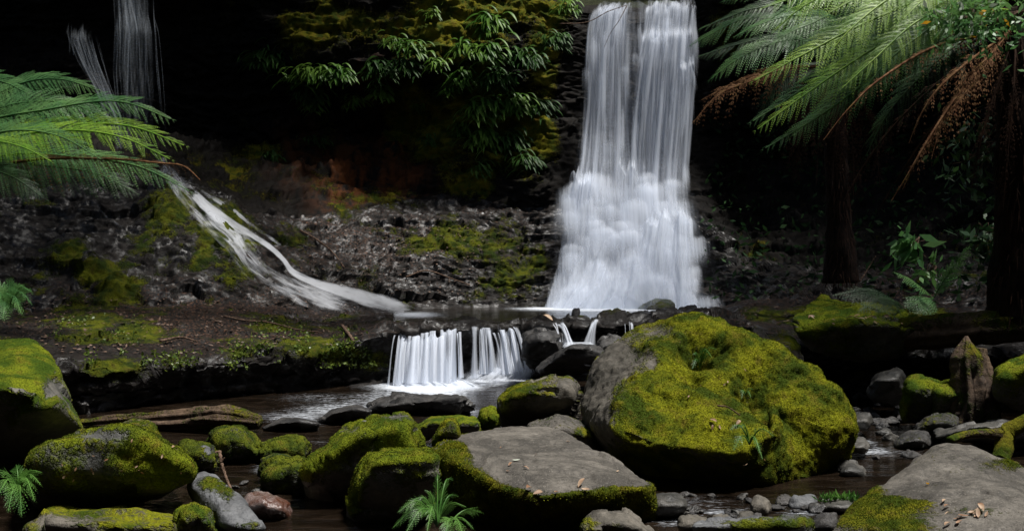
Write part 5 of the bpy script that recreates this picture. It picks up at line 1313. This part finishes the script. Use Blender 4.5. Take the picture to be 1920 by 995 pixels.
def small_fern(label, base, tips, width, mat='small_fern', seed=0, npair=18, nleaf=8, roll=.6, droop=.3, arch=.35):
    b = P(*base)
    e = empty("fern", tuple(b), label, "fern")
    for i, t in enumerate(tips):
        t = P(*t)
        mid = (b + t) / 2 + np.array([0, 0, arch * np.linalg.norm(t - b)])
        q = b * .75 + t * .25 + np.array([0, 0, arch * .75 * np.linalg.norm(t - b)])
        add_frond(e, [b, q, mid * .5 + (b * .4 + t * .6 + np.array([0, 0, arch * .9 * np.linalg.norm(t - b)])) * .5, t], width * random.uniform(.85, 1.1), mat, npair=npair, nleaf=nleaf, roll=roll, droop=droop, seed=seed + i, thick=1.1)
    return e
small_fern("bright small fern growing at the foot of the pale slab", (820, 985, 4.75), [(820, 888, 4.9), (796, 918, 4.75), (745, 960, 4.6), (735, 990, 4.6), (760, 1000, 4.5), (860, 930, 4.9), (800, 1000, 4.45), (850, 900, 5.0), (775, 935, 4.7), (875, 950, 4.7)], .055, seed=300, npair=22)
small_fern("broad-leaved small fern frond clump right of the slab-foot fern", (848, 975, 4.6), [(888, 990, 4.5), (835, 1000, 4.45), (870, 1010, 4.4), (900, 960, 4.7)], .07, seed=320, arch=.2)
small_fern("bright green fern tuft in the bottom left corner", (35, 925, 4.9), [(80, 885, 4.8), (78, 910, 4.7), (60, 880, 4.9), (40, 968, 4.6), (15, 960, 4.6), (-5, 930, 4.6), (0, 885, 4.8), (30, 870, 5.0), (65, 940, 4.6)], .07, seed=330, npair=16, arch=.25)
small_fern("dim fern clump at the left edge above the big flat boulder", (15, 590, 9.6), [(62, 548, 9.4), (60, 570, 9.3), (40, 590, 9.2), (5, 600, 9.2), (-20, 560, 9.2), (20, 520, 9.6), (-10, 530, 9.6), (45, 535, 9.6)], .16, 'fern_mid', seed=340)
small_fern("small blue-green fern in the hollow near the top of the big boulder", (1312, 690, 6.72), [(1345, 655, 6.6), (1325, 655, 6.6), (1300, 665, 6.6), (1298, 692, 6.55), (1335, 670, 6.5)], .05, seed=350, npair=10, nleaf=5)
small_fern("small fern rooted on the shaded front of the big boulder", (1405, 832, 5.95), [(1368, 805, 5.85), (1375, 845, 5.8), (1452, 818, 5.8), (1425, 850, 5.75), (1430, 862, 5.75), (1388, 800, 5.85)], .055, seed=360, npair=12, nleaf=6)
small_fern("tiny fern sprig on the right face of the big boulder", (1398, 742, 6.15), [(1412, 730, 6.1), (1388, 735, 6.1), (1390, 748, 6.05), (1408, 745, 6.05)], .03, seed=370, npair=7, nleaf=4)
small_fern("arching fern lying over the mossy bank rock on the right", (1690, 575, 10.8), [(1592, 548, 10.5), (1580, 560, 10.4), (1560, 555, 10.4), (1640, 592, 10.2), (1660, 585, 10.2), (1610, 585, 10.2)], .2, 'fern_dark', seed=380, arch=.12)
small_fern("upright dark fern frond pair between the trunks on the right", (1750, 560, 11.0), [(1822, 458, 10.8), (1678, 510, 10.8), (1730, 590, 10.5), (1700, 580, 10.5), (1790, 500, 10.9)], .22, 'fern_mid', seed=390, arch=.06)

# ---------------------------------------------------------------- strap-leaved plants hanging on the cliff
def strap(label, px, py, size, n, mat, seed, spreadx=1.0, D=None, group="strap-leaved plants hanging on the cliff"):
    rng = np.random.default_rng(seed)
    g = ground_at(px, py, 6.5, 11.0)
    c0 = P(px, py, g[1] - .18)
    Vs, Fs, cnt = [], [], 0
    for i in range(n):
        c = c0 + rng.normal(0, .13 * size, 3) * [spreadx * 1.3, .4, 2.0]
        az = rng.uniform(-2.1, 2.1)
        d = np.array([math.sin(az), -abs(math.cos(az)) * .8 - .15, 0])
        L = size * rng.uniform(.55, 1.1)
        rise = rng.uniform(.0, .55)
        t = np.linspace(0, 1, 7)
        q = c + d * (L * (t * .8))[:, None] + np.array([0, 0, 1.0]) * (L * (rise * t - (.55 + rise * .9) * t ** 2))[:, None]
        tq = np.gradient(q, axis=0); tq /= np.linalg.norm(tq, axis=1, keepdims=True)
        sd = np.cross(tq, [d[1] * .3, -d[0] * .3, 1.0]); sd /= np.maximum(np.linalg.norm(sd, axis=1, keepdims=True), 1e-6)
        w = size * .075 * np.array([.35, .8, 1, 1, .9, .6, .05]) * rng.uniform(.8, 1.2)
        nn = np.cross(sd, tq)
        v = np.stack([q - sd * w[:, None] + nn * w[:, None] * .3, q, q + sd * w[:, None] + nn * w[:, None] * .3], 1).reshape(-1, 3)
        Vs.append(v); Fs.append(gridf(7, 3) + cnt); cnt += 21
    o = mk("hanging_plant", np.vstack(Vs), np.vstack(Fs), M[mat], None, True)
    tag(o, label, "plant", group)
SP = [
 ("pale star-shaped strap plant, highest on the cliff under the mossy brow", 920, 45, .55, 34, 'strap', 1.2),
 ("pale strap plant drooping left, below the highest star-shaped one", 870, 92, .5, 26, 'strap', 1.2),
 ("broad pale strap plant in the middle of the right-hand column", 912, 98, .5, 40, 'strap', 1.4),
 ("dim strap plants along the shaded right edge beside the moss", 985, 110, .45, 50, 'strap_dark', 1.6),
 ("strap plant with curled leaves at the left of the column", 862, 148, .45, 26, 'strap', 1.2),
 ("dense strap plant hanging in the shaded core of the column", 930, 150, .5, 50, 'strap_dark', 1.6),
 ("largest bright strap plant, fanning out low in the column", 905, 205, .6, 46, 'strap', 1.4),
 ("strap plant with upright leaves at the right of the largest fan", 962, 195, .5, 44, 'strap', 1.3),
 ("lowest strap plant hanging over the dark rock of the column", 905, 258, .55, 40, 'strap', 1.3),
 ("dim lowest strap plant at the right foot of the column", 955, 262, .5, 40, 'strap_dark', 1.4),
 ("small strap plant tucked under the curled one beside the green moss", 838, 168, .3, 18, 'strap', 1.2),
 ("strap plant with long arching leaves under the brown overhang", 770, 92, .5, 26, 'strap', 1.6),
 ("few-leaved strap plant at the top left of the overhang", 735, 78, .35, 14, 'strap', 1.3),
 ("strap plant trailing straight down from the overhang", 712, 128, .5, 34, 'strap_dark', 1.3),
 ("bushy strap plant right of the trailing one", 755, 122, .45, 30, 'strap_dark', 1.5),
 ("bright tufted strap plant alone above the rust-stained rock", 715, 172, .42, 30, 'strap', 1.2),
 ("tiny strap plant beside the rust stain, right of the tufted one", 785, 200, .25, 12, 'strap', 1.4),
 ("dim wide strap plant at the left of the dark alcove", 500, 110, .5, 50, 'strap_dark', 2.2),
 ("long mat of strap leaves slanting across the dark alcove", 585, 138, .5, 60, 'strap', 2.4),
 ("right end of the slanting leaf mat, paler", 640, 140, .42, 34, 'strap', 1.5),
 ("middle strap plant below the slanting leaf mat", 580, 172, .45, 40, 'strap_dark', 1.6),
 ("lowest strap plant below the slanting leaf mat", 588, 195, .4, 30, 'strap', 1.3),
 ("sparse strap plant alone on the lower alcove wall", 590, 262, .32, 14, 'strap_dark', 2.0),
 ("faint strap plant above the sliding water in the alcove", 510, 290, .32, 14, 'strap_dark', 1.2),
 ("small strap plant on the green mossy rock face", 800, 262, .32, 14, 'strap_dark', 1.0),
 ("small leafy strap tuft at the lip left of the tall waterfall", 1062, 14, .4, 30, 'strap', 1.5),
 ("thin strap plant on the mossy lip over the overhang", 812, 24, .3, 14, 'strap', 1.0),
 ("small strap plant low in the leafy column, just left of the bottom fan", 868, 240, .4, 26, 'strap', 1.3),
 ("strap plant trailing below the bottom right foot of the leafy column", 985, 300, .4, 30, 'strap_dark', 1.4),
 ("lone strap plant under the leafy column above the green rock", 900, 315, .36, 20, 'strap_dark', 1.5),
 ("strap plant right of the column, halfway between moss and tall waterfall", 1010, 200, .42, 34, 'strap_dark', 1.4),
 ("pale strap plant in the gap between the overhang and the column", 818, 120, .36, 16, 'strap', 1.2),
 ("small strap plant beneath the trailing mat in the middle of the alcove", 660, 190, .36, 20, 'strap', 1.4),
 ("dark creeping strap plant beside the tall waterfall edge", 1040, 75, .4, 50, 'strap_dark', 1.5),
]
for i, (lb, x, y, s, n, mt, sx) in enumerate(SP):
    strap(lb, x, y, s * .74, int(n * 2.8), mt, 500 + i, sx * 1.5)

# shaded undergrowth on the right slope
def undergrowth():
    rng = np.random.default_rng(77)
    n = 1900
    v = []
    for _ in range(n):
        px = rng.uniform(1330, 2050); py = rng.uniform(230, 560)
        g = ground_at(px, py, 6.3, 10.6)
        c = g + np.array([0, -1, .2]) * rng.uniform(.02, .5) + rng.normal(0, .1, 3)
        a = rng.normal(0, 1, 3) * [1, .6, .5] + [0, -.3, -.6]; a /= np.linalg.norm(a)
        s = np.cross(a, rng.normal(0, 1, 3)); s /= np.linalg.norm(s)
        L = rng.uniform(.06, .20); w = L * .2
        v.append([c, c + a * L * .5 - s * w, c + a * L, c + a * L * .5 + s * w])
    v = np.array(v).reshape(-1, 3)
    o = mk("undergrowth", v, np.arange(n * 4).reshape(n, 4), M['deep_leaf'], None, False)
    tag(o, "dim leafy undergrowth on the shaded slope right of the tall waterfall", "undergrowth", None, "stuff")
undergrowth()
def leafy_shrub(label, c, r, n, L0, mat, seed, name="shrub", cat="shrub", extra=None):
    rng = np.random.default_rng(seed)
    c = P(*c)
    e = empty(name, tuple(c), label, cat)
    d = rng.normal(0, .55, (n, 3)) * r
    q = c + d
    a = rng.normal(0, 1, (n, 3)) + [0, 0, -.5]; a /= np.linalg.norm(a, axis=1, keepdims=True)
    s = np.cross(a, rng.normal(0, 1, (n, 3))); s /= np.linalg.norm(s, axis=1, keepdims=True)
    L = L0 * rng.uniform(.6, 1.3, n)[:, None]
    v = np.stack([q, q + a * L * .45 - s * L * .17, q + a * L, q + a * L * .45 + s * L * .17], 1).reshape(-1, 3)
    mk("foliage", v, np.arange(n * 4).reshape(n, 4), M[mat], e, False)
    if extra:
        m2, k = extra
        i = rng.choice(n, k)
        i = i[np.argsort(q[i, 1])][:k]
        q2 = q[i] + [0, -.08, .02]
        a2, s2, L2 = a[i], s[i], L[i] * .8
        v = np.stack([q2, q2 + a2 * L2 * .45 - s2 * L2 * .2, q2 + a2 * L2, q2 + a2 * L2 * .45 + s2 * L2 * .2], 1).reshape(-1, 3)
        mk("blossom" if m2 == 'yellow_leaf' else "pale_foliage", v, np.arange(k * 4).reshape(k, 4), M[m2], e, False)
    for j in range(6):
        t = c + rng.normal(0, .5, 3) * r
        V, F = tube(curve([c + [r[0] * .6, 0, r[2] * .3], (c + t) / 2 + rng.normal(0, .03, 3), t], 12), np.linspace(.008, .003, 12), 5)
        mk("stem", V, F, M['twig'], e)
leafy_shrub("shrub with pale flecked leaves and orange blossom in the top right corner", (1860, 40, 7.9), np.array([.42, .25, .28]), 420, .09, 'fern_mid', 5, extra=('yellow_leaf', 14))
leafy_shrub("shrub with silvery pale leaves over the frond ends at the top", (1800, 28, 7.8), np.array([.22, .2, .14]), 160, .08, 'fern_mid', 6, extra=('pale_leaf', 46))
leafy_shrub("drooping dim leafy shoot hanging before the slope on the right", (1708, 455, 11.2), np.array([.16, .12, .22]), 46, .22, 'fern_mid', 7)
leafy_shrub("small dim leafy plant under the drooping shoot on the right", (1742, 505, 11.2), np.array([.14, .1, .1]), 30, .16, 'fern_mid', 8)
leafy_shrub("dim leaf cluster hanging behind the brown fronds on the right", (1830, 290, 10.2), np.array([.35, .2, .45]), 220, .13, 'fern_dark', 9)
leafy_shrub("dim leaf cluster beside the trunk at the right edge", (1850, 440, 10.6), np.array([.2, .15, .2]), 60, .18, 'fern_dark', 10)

# tiny grass tuft in the bottom run
def grass_tuft(label, x0, x1, y, D, n, h, seed):
    rng = np.random.default_rng(seed)
    px = rng.uniform(x0, x1, n)
    b = np.array([P(x, y + rng.uniform(-3, 5), D) for x in px])
    a = rng.normal(0, .5, (n, 3)) + [0, 0, 1]; a /= np.linalg.norm(a, axis=1, keepdims=True)
    s = np.cross(a, rng.normal(0, 1, (n, 3))); s /= np.linalg.norm(s, axis=1, keepdims=True)
    L = h * rng.uniform(.5, 1.2, n)[:, None]
    v = np.stack([b - s * .004, b + a * L * .6 + s * .006, b + a * L, b + a * L * .5 - s * .006], 1).reshape(-1, 3)
    tag(mk("grass_tuft", v, np.arange(n * 4).reshape(n, 4), M['small_fern'], None, False), label, "plant")
boulder("dark earthy hummock under the little green tuft", [(1530, 955), (1545, 935), (1590, 930), (1615, 945), (1600, 965), (1550, 970)], 5.7, .4, 4, 90, 'darkrock', None, p=8, name="hummock", cat="hummock")
grass_tuft("little bright green tuft on the dark hummock by the bottom run", 1535, 1610, 936, 5.65, 160, .05, 3)

# ---------------------------------------------------------------- fallen leaves
def leaf_proto(mat, seed, L=.06):
    rng = np.random.default_rng(seed)
    t = np.linspace(0, 1, 6)
    w = L * .2 * np.sin(np.pi * np.clip(t * .96 + .04, 0, 1)) ** .8
    z = .15 * L * np.sin(t * 3 + seed) + .01
    v = np.stack([np.stack([t * L - L / 2, -w, z + w * .4], 1), np.stack([t * L - L / 2, 0 * w, z], 1), np.stack([t * L - L / 2, w, z + w * .5], 1)], 1).reshape(-1, 3)
    return mk("fallen_leaf", v, gridf(6, 3), M[mat], None, True, np.zeros(3))
LP = [leaf_proto('dry_leaf', 1), leaf_proto('dry_leaf', 4, .05), leaf_proto('yellow_leaf', 2, .05), leaf_proto('pale_leaf', 3, .05)]
lused = [False] * 4
def drop_leaf(kind, V, N, px, py, label, group, s=1.0, rng=random):
    qx, qy = proj(V)
    w = (np.abs(qx - px) < 6) & (np.abs(qy - py) < 5) & (N[:, 1] < .3)
    if not w.any(): return
    i = np.where(w)[0]; i = i[np.argmin(V[i, 1])]
    o = LP[kind]
    if lused[kind]: o = o.copy(); COL.objects.link(o)
    lused[kind] = True
    n = Vector(N[i])
    o.location = Vector(V[i]) + n * .004
    q = n.to_track_quat('Z', 'Y')
    from mathutils import Quaternion
    o.rotation_mode = 'QUATERNION'
    o.rotation_quaternion = q @ Quaternion((0, 0, 1), rng.uniform(0, 6.28))
    o.scale = (s, s, s)
    tag(o, label, "leaf", group)
rr = random.Random(5)
V, N, _ = ROCKS[SLAB]
for (x, y, kd_, s) in [(962, 868, 0, .7), (955, 880, 1, .6), (985, 875, 0, .6), (1004, 848, 1, .5), (1090, 905, 0, 1.1), (1098, 915, 1, .9), (995, 915, 0, 1.1), (1005, 922, 0, 1.0), (1040, 920, 1, .7), (1070, 825, 1, .6), (1160, 880, 1, .5), (940, 835, 1, .4)]:
    drop_leaf(kd_, V, N, x, y, "dry brown leaf lying on the pale flat-topped boulder", "dry leaves on the pale flat-topped boulder", s, rr)
drop_leaf(3, V, N, 968, 860, "pale green leaf lying on top of the flat slab", None, .9, rr)
V, N, _ = ROCKS[BIG]
for (x, y, s) in [(1340, 790, .9), (1388, 795, 1.0), (1332, 800, .6), (1345, 797, .6), (1310, 720, .5), (1365, 712, .5), (1357, 715, .5), (1395, 870, .8), (1290, 740, .4), (1435, 865, .7), (1400, 690, .4)]:
    drop_leaf(rr.choice([0, 1]), V, N, x, y, "dry brown leaf caught in the moss of the big boulder", "dry leaves on the big mossy boulder", s, rr)
V, N, _ = ROCKS["broad grey boulder filling the lower right corner with a mossy left shoulder"]
for k in range(16):
    drop_leaf(rr.choice([0, 1]), V, N, rr.gauss(1810, 24), rr.gauss(958, 12), "dry brown leaf in the litter on the lower right boulder", "dry leaves on the lower right boulder", rr.uniform(.5, 1.1), rr)
drop_leaf(2, V, N, 1735, 905, "thin yellowish leaf lying on the bare face of the corner boulder", None, .8, rr)
V, N, _ = ROCKS["long low bright mossy boulder in the lower left with grey bare streaks"]
for k in range(22):
    drop_leaf(rr.choice([0, 1]), V, N, rr.uniform(90, 350), rr.uniform(825, 920), "dry leaf scrap on the long bright mossy boulder", "dry leaf scraps on the long bright boulder", rr.uniform(.25, .5), rr)
V, N, _ = ROCKS["wide mossy overhanging bank rock right of the pool"]
for k in range(18):
    drop_leaf(rr.choice([0, 1]), V, N, rr.uniform(1510, 1720), rr.uniform(588, 606), "dry leaf scrap on the mossy bank rock", "dry leaf scraps on the mossy bank rock", rr.uniform(.7, 1.3), rr)
p_ = P(1028, 600, 11.5)
V5, N5 = np.array([p_]), np.array([[0, -.3, .95]])
drop_leaf(0, V5, N5, 1028, 600, "long dark red leaf stuck on the ledge by the narrow spout", None, 2.4, rr)
p_ = P(670, 772, 8.8); drop_leaf(2, np.array([p_]), np.array([[0, -.6, .8]]), 670, 772, "orange leaf stuck at the edge of the wet black shelf", None, 1.3, rr)

def creepers():
    rng = np.random.default_rng(19)
    v = []
    for (x0, x1, y0, y1, n) in [(160, 420, 655, 692, 700), (430, 700, 640, 690, 1500), (560, 690, 600, 650, 300), (90, 260, 585, 640, 500), (470, 640, 590, 630, 400)]:
        for _ in range(n):
            px, py = rng.uniform(x0, x1), rng.uniform(y0, y1)
            if fbm(np.array([[px / 40., py / 25., 3.]]), 2, 7)[0] < -.05: continue
            g = ground_at(px, py, 2.6, 8.4)
            c = g + rng.normal(0, .012, 3) + [0, -.015, .01]
            a = rng.normal(0, 1, 3) + [0, -.6, .2]; a /= np.linalg.norm(a)
            q = np.cross(a, rng.normal(0, 1, 3)); q /= np.linalg.norm(q)
            L = rng.uniform(.02, .055)
            v.append([c, c + a * L * .5 - q * L * .3, c + a * L, c + a * L * .5 + q * L * .3])
    v = np.array(v).reshape(-1, 3)
    o = mk("creeping_plants", v, np.arange(len(v)).reshape(-1, 4), M['creeper'], None, False)
    tag(o, "tiny creeping leaves along the mossy edge of the terrace", "creeping plant", None, "stuff")
creepers()
def laid(pts, lift=.03):
    return [ground_at(x, y, 4.6, 8.4) + np.array([0, -.01, lift]) for x, y in pts]
twig("crooked root running down the terrace edge left of the broad cascade", laid([(640, 610), (655, 630), (662, 650), (655, 672)]), .022, .012)
twig("long thin branch lying along the terrace above the moss patches", laid([(420, 592), (460, 600), (505, 604), (560, 618), (600, 622)]), .016, .008)
twig("short broken stick on the leaf litter near the left moss patch", laid([(300, 640), (340, 632), (372, 640)]), .016, .009)
twig("thin curved branch on the wet rubble below the leafy cliff", laid([(760, 520), (800, 510), (850, 522), (880, 540)]), .016, .008)
twig("reddish fallen branch on the rubble beside the sliding water", laid([(560, 430), (590, 448), (620, 470), (640, 500)]), .022, .010)

def litter():
    rng = np.random.default_rng(9)
    v = []
    regs = [(0, 680, 560, 660, 900), (560, 900, 410, 560, 1100), (1400, 1740, 545, 600, 300), (860, 1010, 430, 560, 160)]
    for (x0, x1, y0, y1, n) in regs:
        for _ in range(n):
            g = ground_at(rng.uniform(x0, x1), rng.uniform(y0, y1), 4.8, 8.4)
            a = rng.normal(0, 1, 3) * [1, 1, .25]; a /= np.linalg.norm(a)
            s = np.cross(a, [rng.normal(0, .4), rng.normal(-.3, .4), 1.0]); s /= np.linalg.norm(s)
            L = rng.uniform(.02, .065); w = L * rng.uniform(.12, .3)
            c = g + [0, -.01, .015]
            v.append([c - a * L * .5, c - s * w, c + a * L * .5, c + s * w])
    v = np.array(v).reshape(-1, 3)
    o = mk("leaf_litter", v, np.arange(len(v)).reshape(-1, 4), M['litter'], None, False)
    tag(o, "brown leaf litter scattered over the wet rock terrace", "leaf litter", None, "stuff")
litter()
